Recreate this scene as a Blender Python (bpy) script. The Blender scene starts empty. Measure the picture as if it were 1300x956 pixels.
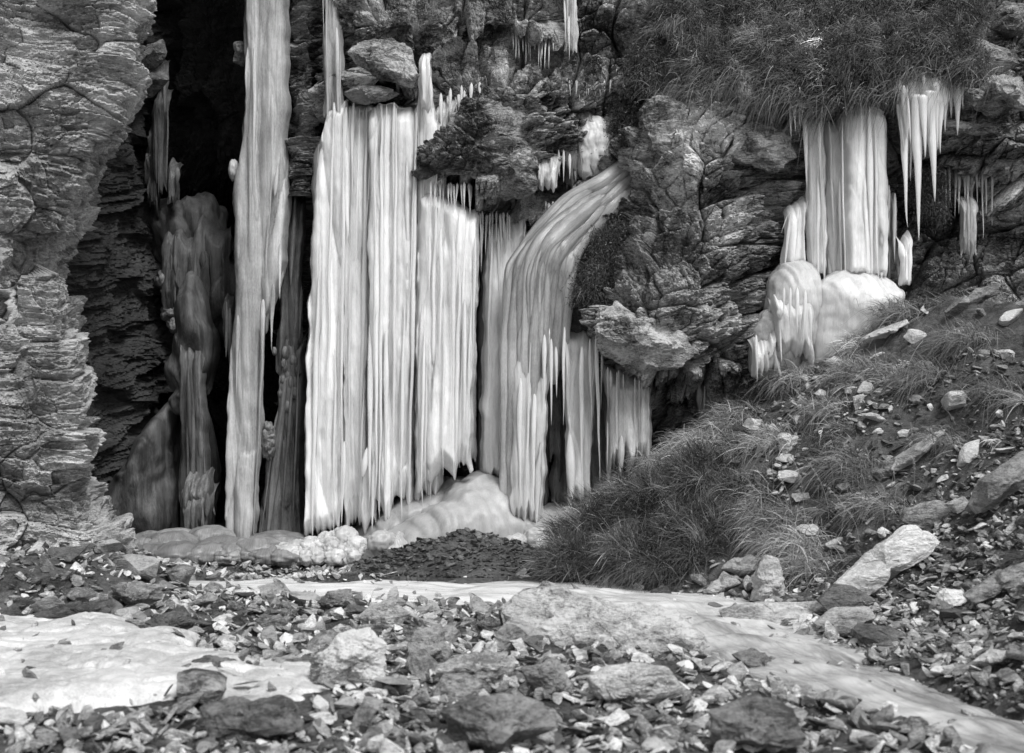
import bpy, math, random
import numpy as np
random.seed(7)
RS = np.random.RandomState(11)
C = bpy.context.scene.collection
F = 1806.0; CZ = 1.85; CX = 650.0; CY = 478.0      # focal length and centre in photo pixels, eye height

def P(px, py, Y):
    return np.array([(px-CX)*Y/F, Y, CZ-(py-CY)*Y/F])

# ------------------------------------------------------------------ noise
_pr = np.random.RandomState(3)
PERM = np.concatenate([_pr.permutation(256)]*3)
_g = _pr.normal(size=(256, 3)); GR = _g/np.linalg.norm(_g, axis=1)[:, None]
def pn(x, y, z):
    x = np.asarray(x, float); y = np.asarray(y, float)+0*x; z = np.asarray(z, float)+0*x
    xi = np.floor(x).astype(int); yi = np.floor(y).astype(int); zi = np.floor(z).astype(int)
    xf = x-xi; yf = y-yi; zf = z-zi
    xi &= 255; yi &= 255; zi &= 255
    u = xf*xf*xf*(xf*(xf*6-15)+10); v = yf*yf*yf*(yf*(yf*6-15)+10); w = zf*zf*zf*(zf*(zf*6-15)+10)
    def g(a, b, c):
        G = GR[PERM[PERM[PERM[xi+a]+yi+b]+zi+c]]
        return G[..., 0]*(xf-a)+G[..., 1]*(yf-b)+G[..., 2]*(zf-c)
    x00 = g(0,0,0)*(1-u)+g(1,0,0)*u; x10 = g(0,1,0)*(1-u)+g(1,1,0)*u
    x01 = g(0,0,1)*(1-u)+g(1,0,1)*u; x11 = g(0,1,1)*(1-u)+g(1,1,1)*u
    return 1.6*((x00*(1-v)+x10*v)*(1-w)+(x01*(1-v)+x11*v)*w)
def fbm(x, y, z, o=4, gain=.5):
    s = 0; a = 1; f = 1
    for i in range(o):
        s = s+a*pn(x*f+i*17.3, y*f+i*5.1, z*f+i*9.7); a *= gain; f *= 2.03
    return s
_h = np.random.RandomState(5).rand(4096, 5)
def voro(u, v, seed=0):
    iu = np.floor(u).astype(int); iv = np.floor(v).astype(int)
    F1 = np.full(u.shape, 9.); F2 = np.full(u.shape, 9.)
    bi = np.zeros(u.shape, int); bu = np.zeros(u.shape); bv = np.zeros(u.shape)
    for a in (-1, 0, 1):
        for b in (-1, 0, 1):
            cu = iu+a; cv = iv+b
            h = ((cu*7919+cv*104729+seed*1301) ^ (cu*31+cv*17)) & 4095
            du = u-(cu+.1+.8*_h[h, 0]); dv = v-(cv+.1+.8*_h[h, 1])
            d = np.sqrt(du*du+dv*dv)
            m = d < F1
            F2 = np.where(m, F1, np.minimum(F2, d))
            F1 = np.where(m, d, F1); bi = np.where(m, h, bi); bu = np.where(m, du, bu); bv = np.where(m, dv, bv)
    return F1, F2, _h[bi], bu, bv

def rockdisp(u, v, ang=0.0, seed=0, s=1.0, amp=1.0, jag=1.0, bed=1.0, crack=1.0, asp=1.0, lean=0.0):
    """relief of broken, bedded rock; returns displacement (m, outward) and a block tone"""
    c, sn = math.cos(ang), math.sin(ang)
    a = u*c+v*sn; b = -u*sn+v*c
    a = a+lean*b
    wa = fbm(a*.9, b*.9, seed+.5, 2)*.16*s; wb = fbm(a*.8+40, b*1.1, seed+9.5, 3)*.10*s
    a = a+wa; b = b+wb
    d = .20*fbm(a*.8/s, b*.8/s, seed+3.1, 3)
    tone = 0
    for (su, sv, am, ck) in ((.95, .42, .17, .05), (.40, .15, .085, .02), (.17, .05, .034, .008), (.06, .018, .011, .002)):
        F1, F2, h, du, dv = voro(a/(su*s)+.25*pn(a*2.1/su, b*2.1/su, seed+.7), b/(sv*s*asp), seed+int(su*100))
        e = F2-F1
        m = .45+.75*np.clip(.5+pn(a*1.1+su*50, b*1.3, seed+6.), 0, 1)
        d = d+am*jag*m*((h[..., 2]-.5)+(h[..., 3]-.5)*du*2.0+(h[..., 4]-.25)*dv*2.2)-ck*crack*np.exp(-e/(.03 if crack < 1.5 else .05))
        tone = tone+(h[..., 2]-.5)*(.6 if su > .2 else .25)
    # bedding ledges: saw teeth with an undercut below each bed
    for th, am in ((.26, .085), (.10, .040), (.038, .016), (.016, .006)):
        bb = b/(th*s)+.32*fbm(a*.8/s, b*1.2/s, seed+th*90, 3); fr = bb-np.floor(bb)
        lay = np.floor(bb); rnd = pn(lay*3.7+.5, a*.8/s/(th*4+.3), seed+th*31.)
        d = d+am*bed*s*((fr**.6-.5)+.9*rnd)*np.clip(.55+.9*pn(a*.8+9, b*.9, 5.+seed+th*7), 0, 1)
    d = d+.021*fbm(u*11, v*17, seed+7., 5, .6)
    return d*amp, tone

# ------------------------------------------------------------------ mesh building
class MB:
    def __init__(s): s.V = []; s.Q = []; s.T = []; s.n = 0; s.A = {'tone': [], 'fc': []}
    def add(s, V, quads=None, tris=None, tone=0.0, fc=None):
        V = np.asarray(V, float).reshape(-1, 3); k = len(V)
        s.V.append(V)
        if quads is not None: s.Q.append(np.asarray(quads)+s.n)
        if tris is not None: s.T.append(np.asarray(tris)+s.n)
        s.A['tone'].append(np.zeros(k)+tone)
        s.A['fc'].append(V.copy() if fc is None else fc)
        s.n += k
    def build(s, name, mat, parent=None, loc=None, smooth=False):
        V = np.concatenate(s.V)
        L = []; tot = []
        if s.Q: q = np.concatenate(s.Q); L.append(q.ravel()); tot.append(np.full(len(q), 4))
        if s.T: t = np.concatenate(s.T); L.append(t.ravel()); tot.append(np.full(len(t), 3))
        L = np.concatenate(L).astype(np.int32); tot = np.concatenate(tot).astype(np.int32)
        st = np.concatenate([[0], np.cumsum(tot)[:-1]]).astype(np.int32)
        if loc is not None: V = V-np.asarray(loc)
        me = bpy.data.meshes.new(name)
        me.vertices.add(len(V)); me.vertices.foreach_set('co', V.astype(np.float32).ravel())
        me.loops.add(len(L)); me.loops.foreach_set('vertex_index', L)
        me.polygons.add(len(tot)); me.polygons.foreach_set('loop_start', st)
        try: me.polygons.foreach_set('loop_total', tot)
        except Exception: pass
        at = me.attributes.new('tone', 'FLOAT', 'POINT'); at.data.foreach_set('value', np.concatenate(s.A['tone']).astype(np.float32))
        at = me.attributes.new('fc', 'FLOAT_VECTOR', 'POINT'); at.data.foreach_set('vector', np.concatenate(s.A['fc']).astype(np.float32).ravel())
        me.update(calc_edges=True); me.validate()
        me.polygons.foreach_set('use_smooth', np.full(len(me.polygons), smooth))
        me.materials.append(mat)
        o = bpy.data.objects.new(name, me); C.objects.link(o)
        if loc is not None: o.location = loc
        if parent is not None:
            o.parent = parent
            if loc is not None: o.location = np.asarray(loc)-np.array(parent.location)
            else: o.location = -np.array(parent.location)
        return o
def tag(o, label=None, cat=None, group=None, kind=None):
    if label: o['label'] = label
    if cat: o['category'] = cat
    if group: o['group'] = group
    if kind: o['kind'] = kind
    return o
def empty(name, loc):
    o = bpy.data.objects.new(name, None); C.objects.link(o); o.location = loc; return o
def gridq(nr, nc, off=0):
    i = np.arange(nr-1)[:, None]*nc+np.arange(nc-1)[None, :]
    return np.stack([i, i+1, i+nc+1, i+nc], -1).reshape(-1, 4)+off

# ------------------------------------------------------------------ materials
def newmat(name):
    m = bpy.data.materials.new(name); m.use_nodes = True
    nt = m.node_tree; nt.nodes.clear()
    out = nt.nodes.new('ShaderNodeOutputMaterial'); b = nt.nodes.new('ShaderNodeBsdfPrincipled')
    nt.links.new(b.outputs[0], out.inputs[0])
    return m, nt, b
def nd(nt, t, **k):
    n = nt.nodes.new(t)
    for a, v in k.items():
        if a.startswith('i_'): n.inputs[a[2:].replace('_', ' ')].default_value = v
        else: setattr(n, a, v)
    return n
def noise(nt, vec, scale, detail=6, rough=.6, sc=(1,1,1), dist=0, rot=(0,0,0)):
    mp = nd(nt, 'ShaderNodeMapping'); mp.inputs['Scale'].default_value = sc; mp.inputs['Rotation'].default_value = rot
    nt.links.new(vec, mp.inputs[0])
    n = nd(nt, 'ShaderNodeTexNoise'); n.inputs['Scale'].default_value = scale; n.inputs['Detail'].default_value = detail
    n.inputs['Roughness'].default_value = rough; n.inputs['Distortion'].default_value = dist
    nt.links.new(mp.outputs[0], n.inputs['Vector']); return n.outputs['Fac']
def ramp(nt, f, stops):
    r = nd(nt, 'ShaderNodeValToRGB'); e = r.color_ramp.elements
    e[0].position = stops[0][0]; e[0].color = (stops[0][1],)*3+(1,)
    e[1].position = stops[-1][0]; e[1].color = (stops[-1][1],)*3+(1,)
    for p, v in stops[1:-1]:
        x = e.new(p); x.color = (v,)*3+(1,)
    nt.links.new(f, r.inputs[0]); return r.outputs[0]
def mth(nt, op, a, b=None, c=None, clamp=False):
    m = nd(nt, 'ShaderNodeMath', operation=op, use_clamp=clamp)
    for i, v in enumerate((a, b, c)):
        if v is None: continue
        if isinstance(v, (int, float)): m.inputs[i].default_value = v
        else: nt.links.new(v, m.inputs[i])
    return m.outputs[0]
def mixf(nt, f, a, b):
    # a*(1-f)+b*f
    return mth(nt, 'ADD', mth(nt, 'MULTIPLY', a, mth(nt, 'SUBTRACT', 1.0, f)), mth(nt, 'MULTIPLY', b, f))

def rock_mat(name, lo, hi, strata_rot=(0, .15, 0), bump=.6, rough=.75, lichen=.25, tonek=.5, sc=1.0, stain=.8):
    m, nt, b = newmat(name)
    geo = nd(nt, 'ShaderNodeNewGeometry').outputs['Position']
    tone = nd(nt, 'ShaderNodeAttribute', attribute_name='tone').outputs['Fac']
    n1 = noise(nt, geo, 1.1*sc, 8, .62)
    n2 = noise(nt, geo, 5*sc, 10, .7, sc=(1, 1, 3.2), rot=strata_rot, dist=.6)
    n3 = noise(nt, geo, 26*sc, 8, .7, sc=(1, 1, 2.6), rot=strata_rot)
    n4 = noise(nt, geo, 90*sc, 4, .7)
    n5 = noise(nt, geo, .8*sc, 5, .55, dist=1.5)
    s = mth(nt, 'ADD', mth(nt, 'MULTIPLY', n1, .8), mth(nt, 'MULTIPLY', n2, 1.1))
    s = mth(nt, 'ADD', s, mth(nt, 'MULTIPLY', mth(nt, 'SUBTRACT', n5, .5), stain))
    s = mth(nt, 'ADD', s, mth(nt, 'MULTIPLY', n3, 1.0))
    s = mth(nt, 'ADD', s, mth(nt, 'MULTIPLY', n4, .6))
    s = mth(nt, 'SUBTRACT', s, 1.75)           # about -0.5..0.5
    s = mth(nt, 'MULTIPLY_ADD', s, 2.3, .5, clamp=True)
    col = mth(nt, 'MULTIPLY_ADD', s, hi-lo, lo)
    # lichen and mineral spots
    ln = noise(nt, geo, 9*sc, 10, .75)
    lf = mth(nt, 'MULTIPLY', mth(nt, 'SUBTRACT', ln, .57), 9, clamp=True)
    lf = mth(nt, 'MULTIPLY', lf, lichen)
    col = mixf(nt, lf, col, hi*1.6)
    # quartz veins along the bedding
    vn = noise(nt, geo, 2.2*sc, 6, .6, sc=(1, 1, 2.2), rot=strata_rot, dist=1.2)
    vf = mth(nt, 'SUBTRACT', 1.0, mth(nt, 'MULTIPLY', mth(nt, 'ABSOLUTE', mth(nt, 'SUBTRACT', vn, .53)), 70), clamp=True)
    vf = mth(nt, 'MULTIPLY', vf, mth(nt, 'MULTIPLY', mth(nt, 'SUBTRACT', n1, .48), 3.0, clamp=True))
    col = mixf(nt, vf, col, hi*1.7)
    ex = mth(nt, 'POWER', 2.0, mth(nt, 'MULTIPLY', tone, tonek*4))
    col = mth(nt, 'MULTIPLY', col, ex)
    col = mth(nt, 'MINIMUM', col, .8)
    cc = nd(nt, 'ShaderNodeCombineColor')
    for i in range(3): nt.links.new(col, cc.inputs[i])
    nt.links.new(cc.outputs[0], b.inputs['Base Color'])
    b.inputs['Roughness'].default_value = rough
    nt.links.new(mth(nt, 'MULTIPLY_ADD', n1, .6, rough-.35, clamp=True), b.inputs['Roughness'])
    h = mth(nt, 'ADD', mth(nt, 'MULTIPLY', n2, .5), mth(nt, 'ADD', mth(nt, 'MULTIPLY', n3, .35), mth(nt, 'MULTIPLY', n4, .16)))
    bp = nd(nt, 'ShaderNodeBump'); bp.inputs['Strength'].default_value = bump; bp.inputs['Distance'].default_value = .07
    nt.links.new(h, bp.inputs['Height']); nt.links.new(bp.outputs[0], b.inputs['Normal'])
    return m

def ice_mat(name, clear, white, rough=.28, sss=.0, bias=.5, bump=.5, contrast=3.0):
    m, nt, b = newmat(name)
    fc = nd(nt, 'ShaderNodeAttribute', attribute_name='fc').outputs['Vector']
    tone = nd(nt, 'ShaderNodeAttribute', attribute_name='tone').outputs['Fac']
    a = noise(nt, fc, 1.0, 6, .6, sc=(9, 9, .55))
    c = noise(nt, fc, 1.0, 7, .68, sc=(60, 60, 1.8))
    d = noise(nt, fc, 1.0, 5, .75, sc=(95, 95, 30))
    e = noise(nt, fc, 1.6, 4, .6)
    s = mth(nt, 'ADD', mth(nt, 'MULTIPLY', a, .45), mth(nt, 'MULTIPLY', c, .35))
    s = mth(nt, 'ADD', s, mth(nt, 'MULTIPLY', mth(nt, 'SUBTRACT', e, .5), .55)); s = mth(nt, 'ADD', s, .15); s = mth(nt, 'ADD', s, mth(nt, 'MULTIPLY', d, .35))
    s = mth(nt, 'SUBTRACT', s, .725)
    s = mth(nt, 'MULTIPLY_ADD', s, contrast, bias, clamp=True)
    col = mth(nt, 'MULTIPLY_ADD', s, white-clear, clear)
    col = mth(nt, 'MULTIPLY', col, mth(nt, 'POWER', 2.0, tone))
    col = mth(nt, 'MINIMUM', col, .92)
    cc = nd(nt, 'ShaderNodeCombineColor')
    for i in range(3): nt.links.new(col, cc.inputs[i])
    nt.links.new(cc.outputs[0], b.inputs['Base Color'])
    b.inputs['Roughness'].default_value = rough; b.inputs['IOR'].default_value = 1.31
    b.inputs['Specular IOR Level'].default_value = .7
    if sss:
        b.inputs['Subsurface Weight'].default_value = sss; b.inputs['Subsurface Radius'].default_value = (1, 1, 1)
        b.inputs['Subsurface Scale'].default_value = .07
    h = mth(nt, 'ADD', mth(nt, 'MULTIPLY', c, .5), mth(nt, 'MULTIPLY', d, .22))
    h = mth(nt, 'ADD', h, mth(nt, 'MULTIPLY', a, .3))
    bp = nd(nt, 'ShaderNodeBump'); bp.inputs['Strength'].default_value = bump; bp.inputs['Distance'].default_value = .03
    nt.links.new(h, bp.inputs['Height']); nt.links.new(bp.outputs[0], b.inputs['Normal'])
    return m

def plain_mat(name, base, rough=.8, trans=.0, tonek=1.0):
    m, nt, b = newmat(name)
    tone = nd(nt, 'ShaderNodeAttribute', attribute_name='tone').outputs['Fac']
    geo = nd(nt, 'ShaderNodeNewGeometry').outputs['Position']
    n = noise(nt, geo, 40, 3, .6)
    col = mth(nt, 'MULTIPLY', mth(nt, 'MULTIPLY', mth(nt, 'POWER', 2.0, mth(nt, 'MULTIPLY', tone, tonek)), base), mth(nt, 'MULTIPLY_ADD', n, 1.0, .5))
    cc = nd(nt, 'ShaderNodeCombineColor')
    for i in range(3): nt.links.new(col, cc.inputs[i])
    nt.links.new(cc.outputs[0], b.inputs['Base Color'])
    b.inputs['Roughness'].default_value = rough
    b.inputs['Specular IOR Level'].default_value = .3
    return m

M = {}
M['cliff'] = rock_mat('weathered schist', .028, .52, (0, -.25, 0), bump=.9, lichen=.35, stain=1.2)
M['buttress'] = rock_mat('pale bedded rock', .16, .50, (0, .05, 0), bump=.7, lichen=.12, sc=1.1, stain=1.3)
M['cave'] = rock_mat('wet rock with cave shade', .009, .045, (0, .1, 0), bump=.8, rough=.6, lichen=.05)  # wet rock, coloured almost black to carry the cave's shade
M['boulder'] = rock_mat('grey boulder rock', .05, .50, (0, -.5, 0), bump=.9, lichen=.35, stain=1.6)
M['stone'] = rock_mat('grey stone', .09, .42, (0, .3, 0), bump=.6, lichen=.3, sc=1.5)
M['pale'] = rock_mat('pale quartz stone', .32, .68, (0, .6, 0), bump=.5, lichen=.2, sc=1.3)
M['dark'] = rock_mat('dark slate', .03, .17, (0, .3, 0), bump=.6, lichen=.15, sc=1.5)
M['ground'] = rock_mat('scree and soil', .02, .16, (0, .3, 0), bump=.9, lichen=.25, sc=3)
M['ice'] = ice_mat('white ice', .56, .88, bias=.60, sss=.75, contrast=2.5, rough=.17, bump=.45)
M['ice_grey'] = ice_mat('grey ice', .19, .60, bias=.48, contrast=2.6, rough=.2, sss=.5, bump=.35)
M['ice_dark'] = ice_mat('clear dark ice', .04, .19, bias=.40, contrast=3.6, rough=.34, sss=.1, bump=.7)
M['ice_mound'] = ice_mat('base ice', .34, .70, bias=.55, contrast=2.0, sss=.6, bump=.3)
M['grass'] = plain_mat('dry grass', .26, .7)
M['leaf'] = plain_mat('heather leaves', .075, .7)
M['twig'] = plain_mat('twig bark', .085, .8)

# ------------------------------------------------------------------ interpolated control nets
def catmull(tab, t):
    """tab: (n, ...) rows, t in 0..n-1"""
    n = len(tab); i = np.clip(np.floor(t).astype(int), 0, n-2); f = (t-i)
    g = lambda k: tab[np.clip(i+k, 0, n-1)]
    sh = (len(t),)+(1,)*(tab.ndim-1); f = f.reshape(sh)
    p0, p1, p2, p3 = g(-1), g(0), g(1), g(2)
    # monotone-ish: damped tangents
    m1 = (p2-p0)*.4; m2 = (p3-p1)*.4
    f2 = f*f; f3 = f2*f
    return (2*f3-3*f2+1)*p1+(f3-2*f2+f)*m1+(-2*f3+3*f2)*p2+(f3-f2)*m2

def rock_sheet(name, net, mat, ang=0., seed=0, s=1., amp=1., jag=1., bed=1., crack=1., asp=1., lean=0., step=.010, tonef=None, tb=0., maxn=1500, outward=(0, -1, 0)):
    """net: [rows][cols] of world points"""
    net = np.asarray(net, float)
    # choose parameter spacing from arc length
    dr = np.linalg.norm(np.diff(net, axis=0), axis=-1).mean(axis=1); dc = np.linalg.norm(np.diff(net, axis=1), axis=-1).mean(axis=0)
    def par(d):
        out = []
        for i, L in enumerate(d):
            k = max(1, int(round(L/step))); k = min(k, 400); out.append(i+np.arange(k)/k)
        return np.concatenate(out+[np.array([float(len(d))])])
    tr = par(dr); tc = par(dc)
    if len(tr) > maxn: tr = np.linspace(0, len(dr), maxn)
    if len(tc) > maxn: tc = np.linspace(0, len(dc), maxn)
    A = catmull(net, tr); A = catmull(np.swapaxes(A, 0, 1), tc); A = np.swapaxes(A, 0, 1)   # rows, cols, 3
    du = np.gradient(A, axis=1); dv = np.gradient(A, axis=0)
    N = np.cross(du, dv); N /= np.linalg.norm(N, axis=-1, keepdims=True)+1e-9
    mid = N.reshape(-1, 3).mean(axis=0)
    if np.dot(mid, np.array(outward)) < 0: N = -N
    cu = np.cumsum(np.linalg.norm(du, axis=-1), axis=1); cu -= cu[:, :1]
    # horizontal arc coordinate measured consistently between rows
    u = cu.mean(axis=0)[None, :]+0*cu; v = A[..., 2]
    d, tone = rockdisp(u, v, ang, seed, s, amp, jag, bed(u, v) if callable(bed) else bed, crack, asp, lean)
    A = A+N*d[..., None]
    mb = MB()
    t = tone*.35+tb
    if tonef is not None: t = t+tonef(A)
    mb.add(A, quads=gridq(len(tr), len(tc)), tone=t.ravel())
    return mb.build(name, mat)
def net_px(rows):
    """rows: [(py, [(px, Y), ...]), ...]"""
    return [[P(px, py, Y) for px, Y in r] for py, r in rows]
def px_of(A):
    return CX+A[..., 0]*F/A[..., 1], CY-(A[..., 2]-CZ)*F/A[..., 1]

# ------------------------------------------------------------------ ground
xfY = [0, 6, 8, 9, 10.4, 11.4, 12.2, 12.9, 13.4, 14, 15, 16, 18, 40]
xfX = [2.3, 2.5, 2.72, 2.76, 2.76, 2.5, 2.0, 1.15, .75, .45, .1, 0, 0, 0]
chan = [P(px, py, CZ*F/(py-CY))[:2] for px, py in ((250, 738), (360, 741), (480, 744), (600, 748), (720, 753), (850, 766), (900, 790), (1000, 832), (1100, 868), (1215, 910), (1340, 955), (1560, 1040))]
chw = [.25, .38, .46, .68, .72, .68, .56, .46, .40, .34, .3, .3]
def chan_mask(X, Y):
    best = np.full(np.shape(X), 9.)
    for i in range(len(chan)-1):
        a = chan[i]; b = chan[i+1]; ab = b-a; L = ab@ab
        t = np.clip(((X-a[0])*ab[0]+(Y-a[1])*ab[1])/L, 0, 1)
        d = np.hypot(X-(a[0]+t*ab[0]), Y-(a[1]+t*ab[1]))/(chw[i]*(1-t)+chw[i+1]*t)
        best = np.minimum(best, d)
    return best
def gz(X, Y, fine=True):
    X = np.asarray(X, float); Y = np.asarray(Y, float)
    xf = np.interp(Y, xfY, xfX)
    s = (X-xf); k = .12
    z = .70*k*np.log1p(np.exp(np.clip(s/k, -30, 30)))
    z = np.where(X > 6.5, z-.35*(X-6.5), z)
    # left bank below the buttress
    lb = np.clip((-2.9-X-.25*(12-Y))/.8, 0, 1)*np.clip((Y-10.8)/.6, 0, 1)*np.clip((13.6-Y)/.8, 0, 1); z = z+.30*lb-.07*np.clip((Y-13.2)/.5, 0, 1)*np.clip(-X/.6-1, 0, 1)
    z = z+.06*pn(X*.9, Y*.9, 1.3)+.05*np.clip(z*2, 0, 1)*fbm(X*1.7, Y*1.7, 4.2, 3)*2.2
    z = z-.13*np.clip((1.25-chan_mask(X, Y))/.45, 0, 1)
    if fine: z = z+.02*fbm(X*7, Y*7, 2.2, 3)
    return z
def hit(px, py):
    Ys = np.arange(5.5, 17, .02); pts = np.stack([(px-CX)*Ys/F, Ys, CZ-(py-CY)*Ys/F])
    g = gz(pts[0], pts[1], False); k = np.where(pts[2] < g)[0]
    i = k[0] if len(k) else len(Ys)-1
    return pts[:, i]

def axis(a, b, step, lo, hi, cstep=1.5):
    x = list(np.arange(a, b, step)); l = []; q = a; st = step
    while q > lo: st *= 1.25; q -= st; l.append(q)
    r = []; q = x[-1]; st = step
    while q < hi: st *= 1.25; q += st; r.append(q)
    return np.array(l[::-1]+x+r)
gx = axis(-5.2, 6.2, .02, -60, 60); gy = axis(5.5, 16.6, .02, -60, 24)
GX, GY = np.meshgrid(gx, gy)
GZ = gz(GX, GY); dd, tt = rockdisp(GX, GY, .3, 21, .5, .30)
GZ = GZ+dd*np.clip(1.5-chan_mask(GX, GY)*0, 0, 1)*.35-.015
mb = MB(); mb.add(np.stack([GX, GY, GZ], -1), quads=gridq(len(gy), len(gx)), tone=(tt*.3).ravel())
tag(mb.build('ground', M['ground']), 'dark scree and soil of the stream bed and slope', kind='structure')

# water / ice of the stream, lying in the channel
m, nt, b = newmat('stream water')
geo = nd(nt, 'ShaderNodeNewGeometry').outputs['Position']
fl = nd(nt, 'ShaderNodeAttribute', attribute_name='fc').outputs['Vector']
wn = noise(nt, fl, 1.0, 7, .62, sc=(3.5, 1.0, 1), dist=.9); wf = noise(nt, fl, 1.0, 8, .7, sc=(22, 3.2, 1), dist=.5)
ws = mth(nt, 'ADD', mth(nt, 'MULTIPLY', wn, .7), mth(nt, 'MULTIPLY', wf, .4))
sepxyz = nd(nt, 'ShaderNodeSeparateXYZ'); nt.links.new(geo, sepxyz.inputs[0])
# frozen, white upstream; dark running water with foam downstream
fro = mth(nt, 'MULTIPLY', mth(nt, 'SUBTRACT', sepxyz.outputs[1], 9.6), .5, clamp=True)
ws = mth(nt, 'ADD', ws, mth(nt, 'MULTIPLY', fro, .16))
wc = ramp(nt, ws, [(.38, .14), (.50, .36), (.60, .58), (.74, .80)])
nt.links.new(wc, b.inputs['Base Color']); b.inputs['Roughness'].default_value = .14
bp = nd(nt, 'ShaderNodeBump'); bp.inputs['Strength'].default_value = .5; bp.inputs['Distance'].default_value = .05
nt.links.new(ws, bp.inputs['Height']); nt.links.new(bp.outputs[0], b.inputs['Normal']); M['water'] = m
sx = np.arange(-3.2, 4.2, .03); sy = np.arange(5.0, 14.4, .03)
SX, SY = np.meshgrid(sx, sy); cm = chan_mask(SX, SY)
SZ = -.035+.018*fbm(SX*1.5, SY*3.5, 3.3, 4)+.045*np.clip(1-cm, 0, 1)
SZ = np.where(cm > 1.3, SZ-.3*(cm-1.3), SZ)
q = gridq(len(sy), len(sx)); keep = (cm.ravel()[q] < 1.9).all(axis=1)
def flowc(X, Y):
    best = np.full(X.shape, 9.); A_ = np.zeros(X.shape); B_ = np.zeros(X.shape); acc = 0
    for i in range(len(chan)-1):
        a = chan[i]; b = chan[i+1]; ab = b-a; L = math.sqrt(ab@ab)
        t = np.clip(((X-a[0])*ab[0]+(Y-a[1])*ab[1])/L**2, 0, 1)
        d = np.hypot(X-(a[0]+t*ab[0]), Y-(a[1]+t*ab[1])); sg = np.sign((X-a[0])*ab[1]-(Y-a[1])*ab[0])
        m_ = d < best
        best = np.where(m_, d, best); A_ = np.where(m_, d*sg, A_); B_ = np.where(m_, acc+t*L, B_); acc += L
    return A_, B_
fa, fb = flowc(SX, SY)
SZ = SZ+.012*pn(fa*9, fb*1.6, 1.5)+.02*pn(fa*3, fb*2.2, 5.5)
mb = MB(); mb.add(np.stack([SX, SY, SZ], -1), quads=q[keep], fc=np.stack([fa, fb, 0*fa], -1).reshape(-1, 3))
tag(mb.build('stream', M['water'], smooth=True), 'stream of pale ice and running water between the stones', kind='structure')

# ------------------------------------------------------------------ cliffs
# nearer buttress on the left: face, edge, and the side that turns back into the gorge
edge = [(-420, 185), (-200, 180), (-60, 174), (0, 172), (50, 167), (100, 164), (150, 159), (195, 134), (250, 121), (300, 114), (345, 86), (400, 92), (450, 102), (520, 114), (580, 116), (620, 118), (650, 128), (690, 144), (730, 152), (780, 156)]
rows = []
for py, e in edge:
    b_ = 0.25 if py < 250 else (0.0 if py > 330 else .12)
    o = .5 if py > 640 else 0
    rows.append((py, [(-900, 9.5), (-420, 11.6), (-200, 12.2), (-60, 12.6-b_), (20, 12.8-b_), (e-70, 12.9-b_), (e-25, 13.05-b_), (e, 13.6), (e-12, 14.6), (e-60, 16.2), (e-110, 18.5), (e-150, 21)]))
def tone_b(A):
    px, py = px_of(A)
    return .10*pn(A[..., 0]*1.3, A[..., 1], A[..., 2]*1.3)-.25*np.clip((A[..., 1]-13.6)/.8, 0, 1)  # side turning back into the gorge has its shade painted as tone
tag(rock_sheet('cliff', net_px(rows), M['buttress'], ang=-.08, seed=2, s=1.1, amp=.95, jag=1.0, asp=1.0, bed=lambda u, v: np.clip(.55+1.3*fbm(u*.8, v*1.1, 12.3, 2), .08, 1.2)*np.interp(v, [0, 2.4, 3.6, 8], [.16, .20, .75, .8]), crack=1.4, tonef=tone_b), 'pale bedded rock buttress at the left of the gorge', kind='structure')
# inner wall of the gorge, its gloom part of the rock colour
rows = []
for py, e in ((-420, 215), (-100, 213), (0, 212), (60, 210), (140, 196), (200, 180), (260, 190), (300, 200), (360, 206), (410, 205), (430, 228), (500, 228), (580, 226), (640, 215), (720, 200)):
    rows.append((py, [(20, 15.2), (110, 15.8), (150, 16.4), ((150+e)/2, 16.8), (e-12, 17.2), (e, 17.6), (e-8, 18.5), (e-20, 21)]))
tag(rock_sheet('cave_wall', net_px(rows), M['cave'], ang=.2, seed=5, amp=.8, step=.014, tb=.25), 'wet inner wall of the gorge with shade in its colour', kind='structure')
# back of the cave, coloured near black for its shade
rows = []
for py, y in ((-420, 16.4), (-200, 16.6), (-60, 17.0), (60, 17.4), (160, 17.6), (230, 18.2), (300, 19.3), (420, 19.6), (560, 19.6), (720, 19.3)):
    rows.append((py, [(60, y+1.5), (180, y+.6), (240, y), (300, y-.1), (350, y-.4), (400, y-.2), (480, y+.8)]))
tag(rock_sheet('cave_back', net_px(rows), M['cave'], ang=1.3, seed=8, amp=1.0, step=.018, tb=-.1), 'rock at the back of the gorge, shaded black in its colour', kind='structure')
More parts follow.
